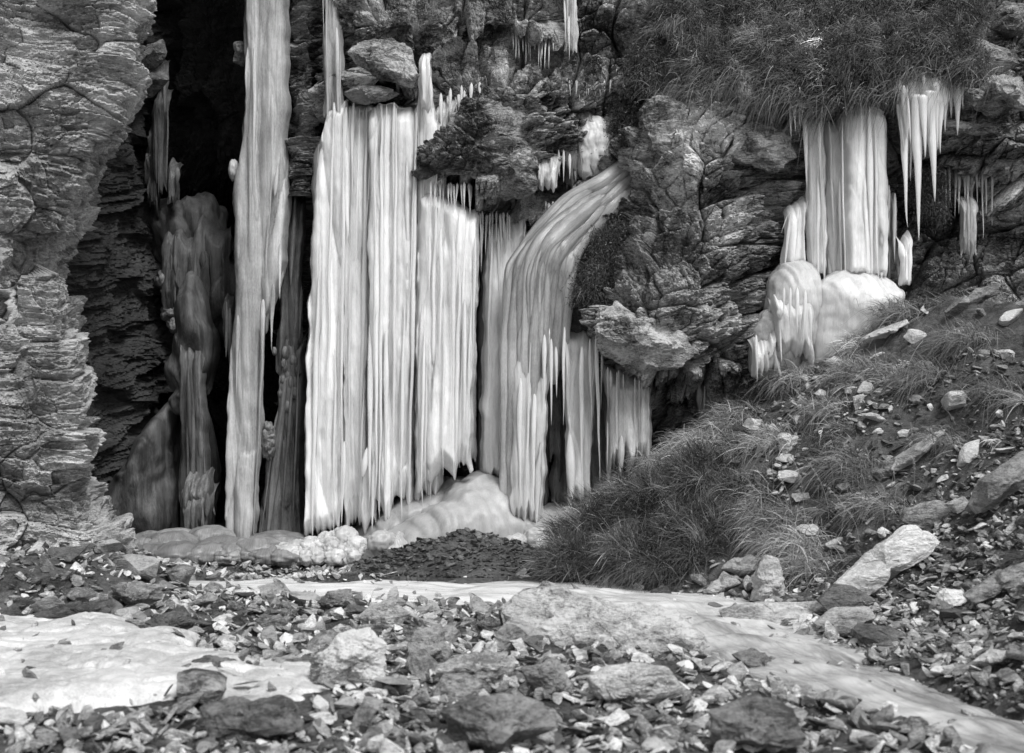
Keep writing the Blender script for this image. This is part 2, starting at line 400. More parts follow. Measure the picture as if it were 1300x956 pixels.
# main cliff
cols = [392, 405, 430, 480, 540, 600, 660, 720, 780, 840, 900, 960, 1010, 1070, 1130, 1190, 1250, 1300, 1400, 1700]
T = [
(-420, [17]*20),
(-200, [16.4]*20),
(-80,  [16.4, 15.9, 15.6, 15.5, 15.5, 15.5, 15.5, 15.6, 15.8, 16.1, 16.4, 16.5, 16.5, 16.5, 16.4, 16.2, 16.0, 15.8, 15.4, 14.8]),
(0,   [16.2, 15.7, 15.3, 15.1, 15.1, 15.2, 15.1, 15.2, 15.3, 15.4, 15.6, 15.7, 15.7, 15.7, 15.6, 15.5, 15.4, 15.3, 15.0, 14.6]),
(30,  [16.2, 15.7, 15.2, 14.9, 14.9, 15.0, 15.0, 15.2, 15.2, 15.3, 15.4, 15.4, 15.4, 15.4, 15.3, 15.2, 15.1, 15.0, 14.9, 14.5]),
(60,  [16.2, 15.8, 15.3, 15.0, 15.1, 15.2, 15.4, 15.3, 15.2, 15.1, 15.1, 15.1, 15.0, 15.0, 14.9, 14.8, 14.9, 14.8, 14.8, 14.5]),
(110, [16.2, 15.9, 15.5, 15.1, 15.1, 14.95, 14.9, 15.1, 15.2, 14.9, 14.8, 14.7, 14.6, 14.6, 14.5, 14.5, 14.8, 14.8, 14.7, 14.4]),
(135, [16.3, 16.1, 16.0, 15.9, 15.2, 14.85, 14.85, 15.1, 15.2, 14.8, 14.7, 14.8, 14.9, 15.0, 15.0, 14.9, 14.8, 14.7, 14.6, 14.4]),
(200, [16.4, 16.3, 16.3, 16.2, 14.95, 14.75, 14.8, 15.15, 15.2, 14.8, 14.6, 14.7, 15.1, 15.3, 15.4, 15.3, 15.0, 14.8, 14.6, 14.4]),
(232, [16.4, 16.3, 16.3, 16.2, 15.2, 14.85, 14.85, 15.2, 15.1, 14.75, 14.6, 14.7, 15.15, 15.35, 15.45, 15.4, 15.2, 14.95, 14.7, 14.4]),
(262, [16.4, 16.4, 16.3, 16.2, 16.1, 15.9, 15.6, 15.4, 15.0, 14.7, 14.6, 14.7, 15.2, 15.4, 15.5, 15.5, 15.4, 15.1, 14.8, 14.4]),
(320, [16.5, 16.4, 16.4, 16.3, 16.2, 16.1, 16.0, 15.7, 14.9, 14.6, 14.5, 14.7, 15.2, 15.4, 15.5, 15.5, 15.4, 15.2, 14.9, 14.4]),
(400, [16.5, 16.4, 16.4, 16.3, 16.2, 16.1, 16.0, 15.8, 14.6, 14.35, 14.5, 14.7, 15.1, 15.3, 15.4, 15.4, 15.3, 15.1, 14.9, 14.4]),
(470, [16.5, 16.4, 16.4, 16.3, 16.2, 16.2, 16.1, 16.0, 15.0, 14.5, 14.55, 14.7, 15.1, 15.3, 15.4, 15.4, 15.3, 15.1, 14.9, 14.4]),
(510, [16.5, 16.4, 16.4, 16.3, 16.2, 16.2, 16.1, 16.1, 15.9, 15.5, 15.2, 15.1, 15.2, 15.3, 15.4, 15.4, 15.3, 15.1, 14.9, 14.4]),
(600, [16.5, 16.4, 16.4, 16.3, 16.2, 16.2, 16.1, 16.1, 16.0, 15.8, 15.5, 15.3, 15.3, 15.3, 15.4, 15.4, 15.3, 15.1, 14.9, 14.4]),
(760, [16.5, 16.4, 16.4, 16.3, 16.2, 16.2, 16.1, 16.1, 16.0, 15.8, 15.5, 15.3, 15.3, 15.3, 15.4, 15.4, 15.3, 15.1, 14.9, 14.4]),
]
rows = []
for py, ys in T:
    rows.append((py, [(380, ys[0]+2.5)]+[(cols[i], ys[i]) for i in range(20)]))
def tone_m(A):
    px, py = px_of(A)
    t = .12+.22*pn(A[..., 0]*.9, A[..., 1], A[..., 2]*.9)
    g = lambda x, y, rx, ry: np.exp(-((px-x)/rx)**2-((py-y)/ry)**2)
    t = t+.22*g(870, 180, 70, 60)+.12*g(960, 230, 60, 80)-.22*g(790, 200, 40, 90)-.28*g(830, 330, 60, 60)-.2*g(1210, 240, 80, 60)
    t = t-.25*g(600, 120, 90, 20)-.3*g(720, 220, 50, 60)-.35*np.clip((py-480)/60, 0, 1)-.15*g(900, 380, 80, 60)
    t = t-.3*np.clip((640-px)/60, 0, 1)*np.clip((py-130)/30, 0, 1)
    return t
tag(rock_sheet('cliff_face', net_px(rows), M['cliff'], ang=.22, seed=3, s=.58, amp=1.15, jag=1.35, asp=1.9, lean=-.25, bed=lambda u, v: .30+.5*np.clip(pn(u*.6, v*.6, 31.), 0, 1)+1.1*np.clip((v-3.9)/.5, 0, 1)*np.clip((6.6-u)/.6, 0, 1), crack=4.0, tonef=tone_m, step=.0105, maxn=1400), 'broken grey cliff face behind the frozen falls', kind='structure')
# rock rib between the tall left ice and the bright curtain
rows = []
for py, c_ in ((-420, 392), (-60, 390), (40, 389), (120, 388), (200, 386), (250, 384)):
    rows.append((py, [(c_-30, 17.2), (c_-24, 15.9), (c_-6, 15.45), (c_+12, 15.5), (c_+22, 16.0), (c_+24, 17.2)]))
tag(rock_sheet('rock_rib', net_px(rows), M['cliff'], ang=.1, seed=14, s=.6, amp=.6, tb=-.35), 'dark rock rib between the two tallest ice columns', kind='structure')
# unseen roof added over the gorge and cliffs to block sky light
gxx, gyy = np.meshgrid(np.linspace(-9, 14, 60), np.linspace(15.2, 24, 30))
mb = MB(); zt = 7.9+.25*fbm(gxx, gyy, .3, 3)+.5*(gyy-16)*.3
mb.add(np.stack([gxx, gyy, zt], -1), quads=gridq(30, 60))
tag(mb.build('shade_roof', M['cliff']), 'unseen rock roof added above the gorge to block sky light', kind='structure')

# ------------------------------------------------------------------ rocks
_ico = {}
def ico(sub):
    if sub in _ico: return _ico[sub]
    import bmesh
    bm = bmesh.new(); bmesh.ops.create_icosphere(bm, subdivisions=sub, radius=1.0)
    V = np.array([v.co[:] for v in bm.verts]); Tt = np.array([[v.index for v in f.verts] for f in bm.faces]); bm.free()
    V /= np.linalg.norm(V, axis=1)[:, None]
    _ico[sub] = (V, Tt); return _ico[sub]
def facet(q, rs, n, lo=.45, hi=.85):
    for _ in range(n):
        nv = rs.normal(size=3); nv[1] = -abs(nv[1])*.8 if rs.rand() < .6 else nv[1]; nv /= np.linalg.norm(nv)
        off = rs.uniform(lo, hi); s = q@nv-off
        q = q-np.where(s > 0, s, 0)[:, None]*nv*.96
    return q
def rock_pts(rs, sub, n=9):
    V, Tt = ico(sub)
    q = np.sign(V)*np.abs(V)**.35; sh = rs.normal(size=(3, 3))*.36; q = q@(np.eye(3)+sh)*.62
    q = facet(q, rs, n, .38, .8)
    return q, Tt
def polyrock(poly, Y, thick=None, sub=5, seed=0, nf=9, rough=1.0, bed=0.0, back=.35, ice=0):
    """a solid rock whose outline is the polygon (photo pixels), standing at distance Y"""
    rs = np.random.RandomState(seed)
    pts = np.array([[p[0], p[1]] for p in poly], float)
    c = pts.mean(axis=0)
    W = np.array([P(p[0], p[1], Y)[[0, 2]] for p in pts]); c2 = P(c[0], c[1], Y)[[0, 2]]; W = W-c2
    th = np.arctan2(W[:, 1], W[:, 0]); o = np.argsort(th); W = W[o]; th = th[o]
    size = np.abs(W).max(axis=0); T_ = thick if thick else .8*min(np.ptp(W[:, 0]), np.ptp(W[:, 1]))
    V, Tt = ico(sub)
    a = np.arctan2(V[:, 2], V[:, 0]); R = np.full(len(a), .01)
    n = len(W)
    ca, sa = np.cos(a), np.sin(a)
    for i in range(n):
        p, q = W[i], W[(i+1) % n]
        e = q-p; den = ca*e[1]-sa*e[0]
        den = np.where(abs(den) < 1e-9, 1e-9, den)
        t = (p[0]*e[1]-p[1]*e[0])/den; s = (p[0]*sa-p[1]*ca)/den
        ok = (t > 0) & (s >= -1e-6) & (s <= 1+1e-6)
        R = np.where(ok, np.maximum(R, t), R)
    cr = np.hypot(V[:, 0], V[:, 2])
    inpl = np.minimum(1, cr*1.35); dep = np.clip(V[:, 1]*1.5, -1, 1)
    if ice:
        inpl = np.minimum(1, cr*1.04); dep = V[:, 1]
        ag = np.linspace(-math.pi, math.pi, 361)
        Rg = np.interp(ag, np.sort(a), R[np.argsort(a)]); ker = np.hanning(25); ker /= ker.sum()
        Rg = np.convolve(np.concatenate([Rg[-13:-1], Rg, Rg[1:13]]), ker, 'valid'); R = np.interp(a, ag, Rg)
    q = np.stack([inpl*ca, dep, inpl*sa], -1)
    # flat fracture faces on the front, leaving the outline alone
    for _ in range(nf):
        nv = rs.normal(size=3); nv[1] = -abs(nv[1])-.35; nv /= np.linalg.norm(nv)
        off = rs.uniform(.36, .78); s = q@nv-off; q = q-np.where(s > 0, s, 0)[:, None]*nv*.97
    rr = np.hypot(q[:, 0], q[:, 2])
    X = rr*R*ca; Z = rr*R*sa; D = np.where(q[:, 1] > 0, q[:, 1]*back, q[:, 1])*T_
    Pn = np.stack([X, D, Z], -1)
    sz = max(np.ptp(W[:, 0]), np.ptp(W[:, 1]))
    sd = seed*3.7
    k = .022*rough*sz
    dn = fbm(Pn[:, 0]*5/sz+sd, Pn[:, 1]*5/sz, Pn[:, 2]*9/sz+bed, 6, .62)
    f1, f2, h, du, dv = voro((Pn[:, 0]+Pn[:, 1]*.7)*4/sz+sd, (Pn[:, 2]+.3*Pn[:, 1])*7/sz, seed)
    if not ice:
        bb_ = (Pn[:, 2]+.25*Pn[:, 0]+.3*Pn[:, 1])*11/sz+.6*dn; dn = dn+1.3*((h[:, 2]-.5)+(h[:, 4]-.4)*dv*1.6)-.8*np.exp(-(f2-f1)/.05)+.5*(bb_-np.floor(bb_)-.5)
    else:
        xw = Pn[:, 0]+.5*Pn[:, 1]
        f1, f2, h, du, dv = voro(xw*7/sz+sd+.5*pn(xw*3/sz, Pn[:, 2]*3/sz, sd), Pn[:, 2]*1.7/sz, seed)
        g1, g2, _a, _b, _c = voro(xw*19/sz+sd, Pn[:, 2]*3/sz+.5*pn(xw*9/sz, .5, sd), seed+3)
        dn = ice*(fbm(Pn[:, 0]*2.2/sz+sd, Pn[:, 1]*2.2/sz, Pn[:, 2]*2.6/sz, 3)*2.6+1.3*np.sin(np.clip(f2-f1, 0, 1)*1.5708)+.5*np.clip(g2-g1, 0, 1)**.7+.4*fbm(Pn[:, 0]*13/sz+sd, Pn[:, 1]*13/sz, Pn[:, 2]*8/sz, 3))
    Pn = Pn+V*(k*dn)[:, None]
    return Pn+np.array([c2[0], Y, c2[1]]), Tt, c2
def place_poly(poly, mat, label, name='boulder', cat='boulder', Y=None, thick=None, tone=0., seed=None, sub=5, group=None, rough=1.3, nf=13):
    seed = seed if seed is not None else abs(hash(tuple(map(tuple, poly)))) % 9999
    pts = np.array(poly, float)
    if Y is None:
        Y = hit(pts[:, 0].mean(), pts[:, 1].max()-.12*np.ptp(pts[:, 1]))[1]
    V, Tt, c2 = polyrock(poly, Y, thick, sub, seed, rough=rough, nf=nf)
    mb = MB(); mb.add(V, tris=Tt, tone=tone)
    o = mb.build(name, M[mat], loc=(c2[0], Y, V[:, 2].min()))
    return tag(o, label, cat, group)

CB = [
 ([(540,200),(552,175),(575,148),(605,128),(640,113),(680,112),(702,128),(702,175),(690,215),(672,243),(640,246),(590,236),(545,226)], 14.80, .42, 'boulder', -.05, 'largest grey boulder jutting out between the bright ice curtain and the upper ice', 101, 6),
 ([(441,62),(458,52),(500,48),(522,62),(530,85),(526,112),(500,108),(470,92),(448,80)], 14.75, .35, 'boulder', .12, 'pale angular block overhanging the top of the bright ice curtain', 102, 5),
 ([(430,116),(445,101),(480,104),(512,116),(490,126),(450,131)], 14.85, .3, 'boulder', -.3, 'dark bedded block tucked under the pale overhanging block', 103, 5),
 ([(645,196),(658,186),(676,190),(674,208),(660,224),(650,212)], 14.42, .12, 'boulder', .2, 'small pale stone resting on the front of the largest boulder', 105, 4),
 ([(812,142),(835,124),(870,129),(926,140),(936,160),(926,195),(931,215),(880,223),(830,228),(811,202)], 14.78, .3, 'boulder', .12, 'broad pale flat rock face under the grass, right of the dark chute', 107, 6),
 ([(934,160),(965,153),(1000,168),(1012,198),(985,217),(950,207),(930,200)], 14.62, .28, 'boulder', .14, 'pale cracked block beside the upper right ice column', 109, 5),
 ([(756,415),(768,395),(784,384),(800,396),(830,404),(868,418),(886,446),(856,468),(822,482),(790,466),(764,450)], 14.24, .4, 'boulder', .1, 'large pale blocky boulder overhanging the dark ice and shrubs', 112, 6),
 ([(1228,112),(1260,92),(1302,98),(1320,140),(1280,152),(1240,137)], 14.55, .4, 'boulder', .0, 'long grey block right of the hanging icicles', 115, 5),
 ([(1140,150),(1200,150),(1300,150),(1330,185),(1250,178),(1210,190),(1160,205)], 14.9, .35, 'boulder', -.1, 'long dark overhanging rock under the grassy cap', 116, 5),
 ([(1262,14),(1280,-4),(1305,2),(1312,40),(1284,46),(1260,34)], 14.8, .25, 'boulder', .05, 'rounded block at the top right corner of the cliff', 117, 4),
 ([(1195,62),(1230,50),(1300,60),(1310,85),(1250,92),(1205,84)], 14.75, .3, 'boulder', -.02, 'flat ledge of rock at the right end of the grassy cap', 118, 5),
 ([(295,52),(308,48),(312,70),(308,84),(294,78)], 15.6, .15, 'boulder', -.5, 'small dark knob of rock beside the top of the tall left ice column', 122, 4),
 ([(175,62),(205,48),(210,66),(195,84),(172,92)], 15.9, .35, 'stone', -.3, 'sloping grey ledge in the upper mouth of the gorge', 123, 4),
 ([(172,96),(206,76),(212,100),(190,122),(170,120)], 16.0, .35, 'stone', -.45, 'darker ledge below the sloping ledge in the gorge mouth', 124, 4),
]
for poly, Y, th, mt, tn, lab, sd, sub in CB:
    place_poly(poly, mt, lab, 'boulder', 'boulder', Y, th, tn, sd, sub)

GS = [
 ([(987,553),(992,549),(1016,553),(1012,562),(997,582),(990,570)], 'pale', .1, 'white wedge-shaped stone in the dark grass below the lower right ice', None, 4),
 ([(1131,597),(1138,581),(1188,549),(1201,545),(1196,556),(1165,586),(1140,598)], 'pale', -.2, 'long pale slab lying tilted in the grass halfway up the slope', None, 5),
 ([(963,470),(990,459),(1035,454),(1052,462),(1030,473),(985,480)], 'pale', .05, 'flat white slab at the foot of the right frozen fall', None, 4),
 ([(1232,640),(1245,610),(1300,573),(1325,565),(1325,600),(1262,645),(1240,654)], 'stone', -.15, 'big grey slab half buried in scree at the right edge', None, 5),
 ([(1057,746),(1100,705),(1150,669),(1166,667),(1192,688),(1176,706),(1120,748),(1085,758),(1060,754)], 'pale', .12, 'largest pale slab leaning up the slope', None, 6),
 ([(1038,762),(1060,742),(1085,745),(1112,762),(1102,782),(1060,786)], 'dark', .1, 'dark jagged stone under the lower end of the largest pale slab', None, 5),
 ([(951,767),(955,732),(972,704),(988,709),(1001,761),(976,769)], 'pale', -.1, 'upright pointed pale stone at the stream edge', None, 5),
 ([(914,722),(938,706),(957,700),(962,715),(946,739),(930,733)], 'pale', -.22, 'tilted pale stone leaning beside the upright pointed stone', None, 4),
 ([(895,751),(920,725),(942,740),(916,757)], 'stone', .15, 'small grey stone below the tilted pale stone', None, 4),
 ([(913,776),(940,768),(1040,765),(1055,777),(1020,790),(965,797),(924,793)], 'stone', .22, 'long flat grey slab bridging the stream edge', None, 5),
 ([(1034,791),(1060,772),(1105,771),(1114,785),(1080,804),(1040,804)], 'stone', .08, 'rounded grey stone next to the flat bridging slab', None, 5),
 ([(1189,758),(1198,747),(1222,750),(1228,765),(1212,772),(1206,786),(1197,784),(1197,771)], 'pale', .25, 'bright white chunk of rock on the dark scree', None, 4),
 ([(1223,757),(1268,727),(1310,712),(1315,735),(1262,758),(1235,767)], 'stone', .0, 'long grey slab in the scree right of the white chunk', None, 5),
 ([(1236,841),(1260,825),(1292,828),(1287,840),(1255,849)], 'pale', .0, 'pale flat stone low on the scree near the water', None, 4),
 ([(899,651),(914,637),(919,642),(904,657)], 'pale', .1, 'small white brick-shaped stone in the shrubs', None, 4),
 ([(1142,661),(1150,646),(1190,634),(1207,645),(1201,668),(1165,673)], 'stone', .1, 'grey stone just above the largest pale slab', None, 4),
 ([(924,831),(955,824),(985,838),(1014,868),(985,870),(950,852)], 'dark', .25, 'dark wet wedge of rock in the running water', None, 5),
 ([(1089,433),(1110,420),(1138,417),(1152,405),(1154,412),(1126,429)], 'pale', -.05, 'thin pale slab on the grass right of the lower ice dome', None, 4),
 ([(1221,386),(1240,366),(1270,359),(1264,375),(1235,389)], 'stone', -.05, 'flat grey slab high on the slope', None, 4),
 ([(1268,446),(1282,443),(1292,448),(1288,458),(1273,456)], 'pale', .1, 'white pebble-like stone high on the slope', None, 4),
 ([(1261,318),(1280,297),(1310,283),(1315,300),(1278,324)], 'pale', .08, 'white slab at the top of the slope by the right edge', None, 4),
 ([(1088,526),(1108,524),(1130,534),(1116,537)], 'pale', -.1, 'thin pale flake in the grass above the long tilted slab', None, 4),
 ([(1083,503),(1098,499),(1102,513),(1086,521)], 'stone', .3, 'small grey stone above the thin pale flake', None, 4),
 ([(1200,640),(1225,628),(1232,640),(1212,652)], 'stone', .15, 'small slab between the grey stone and the big slab on the right', None, 4),
 ([(1105,600),(1120,585),(1150,580),(1140,600),(1118,612)], 'stone', -.05, 'grey stone under the long pale tilted slab', None, 4),
 ([(392,842),(424,809),(468,800),(487,820),(488,884),(400,884)], 'boulder', .25, 'large mottled pale boulder in the front of the stream bed', None, 6),
 ([(516,821),(530,797),(560,794),(577,825),(566,846),(525,849)], 'stone', .08, 'squarish grey boulder right of the mottled pale boulder', None, 5),
 ([(552,847),(600,828),(645,831),(654,860),(620,882),(560,878)], 'stone', .10, 'low grey boulder in front of the squarish boulder', None, 5),
 ([(451,786),(470,768),(500,765),(521,780),(500,804),(470,801)], 'stone', .15, 'smooth grey boulder behind the mottled pale boulder', None, 5),
 ([(399,766),(415,750),(445,749),(450,768),(430,779),(410,773)], 'stone', -.2, 'dark squared boulder in the middle of the stream bed', None, 5),
 ([(25,784),(80,768),(142,759),(154,775),(152,792),(100,788)], 'dark', .05, 'long dark wedge of rock behind the white ice sheet', None, 5),
 ([(176,792),(230,771),(245,790),(236,809),(212,807)], 'dark', -.1, 'black wedge of rock at the edge of the white ice sheet', None, 5),
 ([(138,746),(165,740),(205,744),(208,764),(165,777),(150,772)], 'stone', -.08, 'flat-topped grey boulder behind the black wedge', None, 5),
 ([(826,750),(845,744),(864,760),(858,771),(829,769)], 'dark', .15, 'small dark block standing at the edge of the pale stream ice', None, 4),
 ([(232,846),(260,834),(300,839),(314,850),(290,864),(240,864)], 'dark', .2, 'dark stone poking through the white ice sheet', None, 5),
 ([(745,862),(790,840),(850,850),(870,880),(800,905),(750,895)], 'stone', .08, 'grey boulder at the front of the long bedrock hump', None, 5),
 ([(660,850),(705,838),(735,856),(730,885),(680,890)], 'dark', .3, 'dark boulder left of the front of the bedrock hump', None, 5),
 ([(560,905),(620,885),(690,892),(720,930),(640,965),(570,950)], 'dark', .12, 'broad dark boulder lowest in the middle of the stream bed', None, 5),
 ([(250,900),(300,880),(370,890),(385,930),(320,950),(260,940)], 'dark', .05, 'broad dark boulder low on the left of the stream bed', None, 5),
 ([(900,905),(960,885),(1010,900),(1020,940),(950,960),(905,945)], 'dark', .0, 'wet dark boulder low in the running water', None, 5),
]
used_px = []
for k, (poly, mt, tn, lab, Y, sub) in enumerate(GS):
    pts = np.array(poly); th = None
    flat = np.ptp(pts[:, 0])*hit(pts[:, 0].mean(), pts[:, 1].max())[1]/F
    place_poly(poly, mt, lab, 'stone' if flat < .55 else 'boulder', 'stone' if flat < .55 else 'boulder', Y, min(.45, (.22 if 'slab' in lab else .38)*flat+.03), tn+(.25 if pts[:, 1].max() > 870 else 0), 200+k, sub, rough=.55 if 'slab' in lab else 1.2, nf=5 if 'slab' in lab else 13)
# the long bedrock hump in the stream
place_poly([(632,782),(668,756),(700,750),(735,762),(800,770),(862,786),(915,828),(968,868),(960,925),(840,950),(720,920),(665,850)], 'boulder', 'long pale bedrock hump rising beside the running stream', 'boulder', 'boulder', 9.9, 1.0, .25, 301, 6, rough=.9, nf=16)

# ------------------------------------------------------------------ scattered stones
def one_stone(rs, size, sub, flatness=.5):
    q, Tt = rock_pts(rs, sub, 10)
    s = np.array([1, rs.uniform(.55, .95), rs.uniform(.35, .8)*flatness*1.6])*size*.5
    q = q*s
    a = rs.uniform(0, 6.28); tx = rs.normal()*.3; ty = rs.normal()*.3
    Rz = np.array([[math.cos(a), -math.sin(a), 0], [math.sin(a), math.cos(a), 0], [0, 0, 1]])
    Rx = np.array([[1, 0, 0], [0, math.cos(tx), -math.sin(tx)], [0, math.sin(tx), math.cos(tx)]])
    Ry = np.array([[math.cos(ty), 0, math.sin(ty)], [0, 1, 0], [-math.sin(ty), 0, math.cos(ty)]])
    q = q@(Rz@Rx@Ry).T
    if sub >= 3:
        v = q/size
        q = q+(q/(np.linalg.norm(q, axis=1)[:, None]+1e-6))*(.035*size*fbm(v[:, 0]*4+a*9, v[:, 1]*4, v[:, 2]*7, 4))[:, None]
    return q, Tt
rs = np.random.RandomState(77)
protos = []; FLAT = []
for k in range(26):
    fl_ = rs.choice([.35, .5, .75, .9]); q, Tt = one_stone(rs, 1.0, 4, fl_)
    if fl_ < .6: FLAT.append(k)
    mb = MB(); mb.add(q, tris=Tt, tone=0)
    protos.append({})
    protos[-1]['mb'] = mb
def stone_obj(k, mt, pos, size, rz, label, group):
    d = protos[k]
    if mt not in d:
        o = d['mb'].build('stone', M[mt]); d[mt] = o.data; first = o
    else:
        first = bpy.data.objects.new('stone', d[mt]); C.objects.link(first)
    first.location = pos; first.rotation_euler = (rs.normal()*.15, rs.normal()*.15, rz); first.scale = (size, size, size*rs.uniform(.75, 1.15))
    return tag(first, label, 'stone', group)
n = 0; tries = 0
slots = []
while n < 260 and tries < 20000:
    tries += 1
    on_slope = rs.rand() < .38
    if on_slope:
        Y = rs.uniform(7.2, 14.3); X = np.interp(Y, xfY, xfX)+rs.uniform(.02, 2.6)
        pxx = CX+X*F/Y
        if pxx > 1320: continue
        z = float(gz(X, Y)); pyy = CY-(z-CZ)*F/Y
        if pxx < 930 and pyy > 480: continue
        if pyy < 600 and pxx < 1180 and rs.rand() < .35: continue
        size = .10+.30*rs.rand()**2.2
    else:
        Y = 7.3+5.6*rs.rand()**.9; X = rs.uniform(-.40, .30)*Y
        cmv = float(chan_mask(np.array([X]), np.array([Y]))[0])
        if cmv < .95: continue
        if X > np.interp(Y, xfY, xfX): continue
        z = float(gz(X, Y)); pxx = CX+X*F/Y; pyy = CY-(z-CZ)*F/Y
        # white ice sheet on the left
        if pxx < 400 and pyy > 785+max(0, pxx-120)*.26 and rs.rand() < .93: continue
        if 660 < pxx < 960 and pyy > 765: continue
        if 480 < pxx < 700 and pyy < 742: continue
        size = .16+.36*rs.rand()**1.6
    if any((X-a)**2+(Y-b)**2 < (.42*(size+c))**2 for a, b, c in slots): continue
    slots.append((X, Y, size))
    up = on_slope and pyy < 790-(pxx-1000)*.78
    mt = 'pale' if up and rs.rand() < .5 else rs.choice(['stone', 'stone', 'dark', 'pale', 'boulder'], p=[.4, .1, .14, .14, .22])
    wordm = {'stone': 'grey', 'dark': 'dark', 'pale': 'pale', 'boulder': 'mottled grey'}[mt]
    wh = ('grassy slope' if up else 'scree slope') if on_slope else 'stream bed'
    stone_obj(rs.randint(26), mt, (X, Y, z+size*.12), size, rs.uniform(0, 6.28), f'{wordm} angular stone lying loose on the {wh}', f'{wordm} stones on the {wh}')
    n += 1
k_ = 0
while k_ < 34:
    Y = rs.uniform(9, 14.3); X = np.interp(Y, xfY, xfX)+rs.uniform(.5, 3.6); z = float(gz(X, Y)); pxx = CX+X*F/Y; pyy = CY-(z-CZ)*F/Y
    if not (980 < pxx < 1310 and 370 < pyy < 700): continue
    size = rs.uniform(.2, .42); mt = rs.choice(['pale', 'stone'], p=[.6, .4])
    if any((X-a)**2+(Y-b)**2 < (.45*(size+c))**2 for a, b, c in slots): continue
    slots.append((X, Y, size)); k_ += 1
    o = stone_obj(FLAT[rs.randint(len(FLAT))], mt, (X, Y, z+size*.10), size, rs.uniform(0, 6.28), ('pale' if mt == 'pale' else 'grey')+' flat slab lying on the upper right slope', ('pale' if mt == 'pale' else 'grey')+' slabs on the upper slope')
    o.rotation_euler = (rs.normal()*.2+.25, -.45+rs.normal()*.2, rs.uniform(-.6, .6))
# finer rubble: nobody could count it
def rubble(name, N, sampler, mat, label, smin, smax, p=2.2, tonesd=.25, tb=-.05):
    mb = MB(); pr = [one_stone(rs, 1.0, 2, rs.choice([.22, .35, .55])) for _ in range(14)]
    k = 0
    for _ in range(N):
        r = sampler()
        if r is None: continue
        X, Y, z = r[:3]; size = smin+(smax-smin)*rs.rand()**p
        if len(r) > 3: size *= r[3]
        q, Tt = pr[rs.randint(14)]
        q = q*np.array([1, 1, rs.uniform(.6, 1.5)])+np.outer(q[:, 0], [0, 0, rs.normal()*.25])
        a = rs.uniform(0, 6.28); c, s = math.cos(a), math.sin(a)
        qq = q*size; qq = np.stack([qq[:, 0]*c-qq[:, 1]*s, qq[:, 0]*s+qq[:, 1]*c, qq[:, 2]], -1)+np.array([X, Y, z+size*.12])
        mb.add(qq, tris=Tt, tone=rs.normal()*tonesd+tb)
        k += 1
    return tag(mb.build(name, M[mat]), label, kind='stuff')
def samp_bed():
    Y = rs.uniform(6.8, 14.8); X = rs.uniform(-.40, .33)*Y
    if X > np.interp(Y, xfY, xfX)+.3: return None
    if chan_mask(np.array([X]), np.array([Y]))[0] < 1.0:
        if rs.rand() > .07+.5*np.clip(pn(X*1.6, Y*1.6, 4.4)-.45, 0, 1): return None
        return X, Y, -.03
    if ((X-.85)/.7)**2+((Y-9.95)/.5)**2 < 1: return None
    z = float(gz(X, Y)); pxx = CX+X*F/Y; pyy = CY-(z-CZ)*F/Y
    if pxx < 400 and 905 > pyy > 790+max(0, pxx-120)*.26:
        if rs.rand() > .05+.4*np.clip(pn(X*2, Y*2, 8.4)-.45, 0, 1): return None
        return X, Y, .06
    return X, Y, z
def samp_slope():
    Y = rs.uniform(7.0, 14.6); X = np.interp(Y, xfY, xfX)+rs.uniform(-.1, 2.9)
    if X/Y > .48: return None
    z = float(gz(X, Y)); pxx = CX+X*F/Y; pyy = CY-(z-CZ)*F/Y
    if pxx < 960: return None
    # scree mostly on the lower right, grass above
    lim = 790-(pxx-1000)*.78
    if pyy < lim and rs.rand() < .5: return None
    return X, Y, z
rubble('rubble', 12500, samp_bed, 'stone', 'small broken stones covering the stream bed', .03, .19, 1.7, .38, .20)
rubble("scree", 19000, samp_slope, 'stone', 'loose slate chips covering the lower slope', .02, .13, 2.4, .38)

# dark gravel heap in front of the ice mound
hc = hit(590, 738); hx = hc[0]; hy = hc[1]+.75
def heapz(X, Y):
    r = np.sqrt(((X-hx)/1.05)**2+((Y-hy)/.8)**2)
    return .0+.34*np.clip(1-r, 0, 1)**.8+.05*fbm(X*5, Y*5, 8.8, 3)*np.clip(1.1-r, 0, 1)
gxx, gyy = np.meshgrid(np.linspace(hx-1.25, hx+1.25, 120), np.linspace(hy-1., hy+1., 90))
hp = MB(); hz = heapz(gxx, gyy); rr_ = np.sqrt(((gxx-hx)/1.05)**2+((gyy-hy)/.8)**2); hz = np.where(rr_ > 1.08, -.2, hz)
hp.add(np.stack([gxx, gyy, hz], -1), quads=gridq(90, 120), tone=-.3)
pr = [one_stone(rs, 1.0, 2, .5) for _ in range(10)]
for _ in range(2600):
    a = rs.uniform(0, 6.28); r = rs.rand()**.5*1.05; X = hx+math.cos(a)*r*1.05; Y = hy+math.sin(a)*r*.8
    size = .02+.09*rs.rand()**3; q, Tt = pr[rs.randint(10)]
    hp.add(q*size+np.array([X, Y, float(heapz(X, Y))+size*.2]), tris=Tt, tone=rs.normal()*.3-.1)
tag(hp.build('gravel_heap', M['dark'], loc=(hx, hy, 0)), 'low heap of dark gravel in front of the base ice', 'heap', kind='thing')

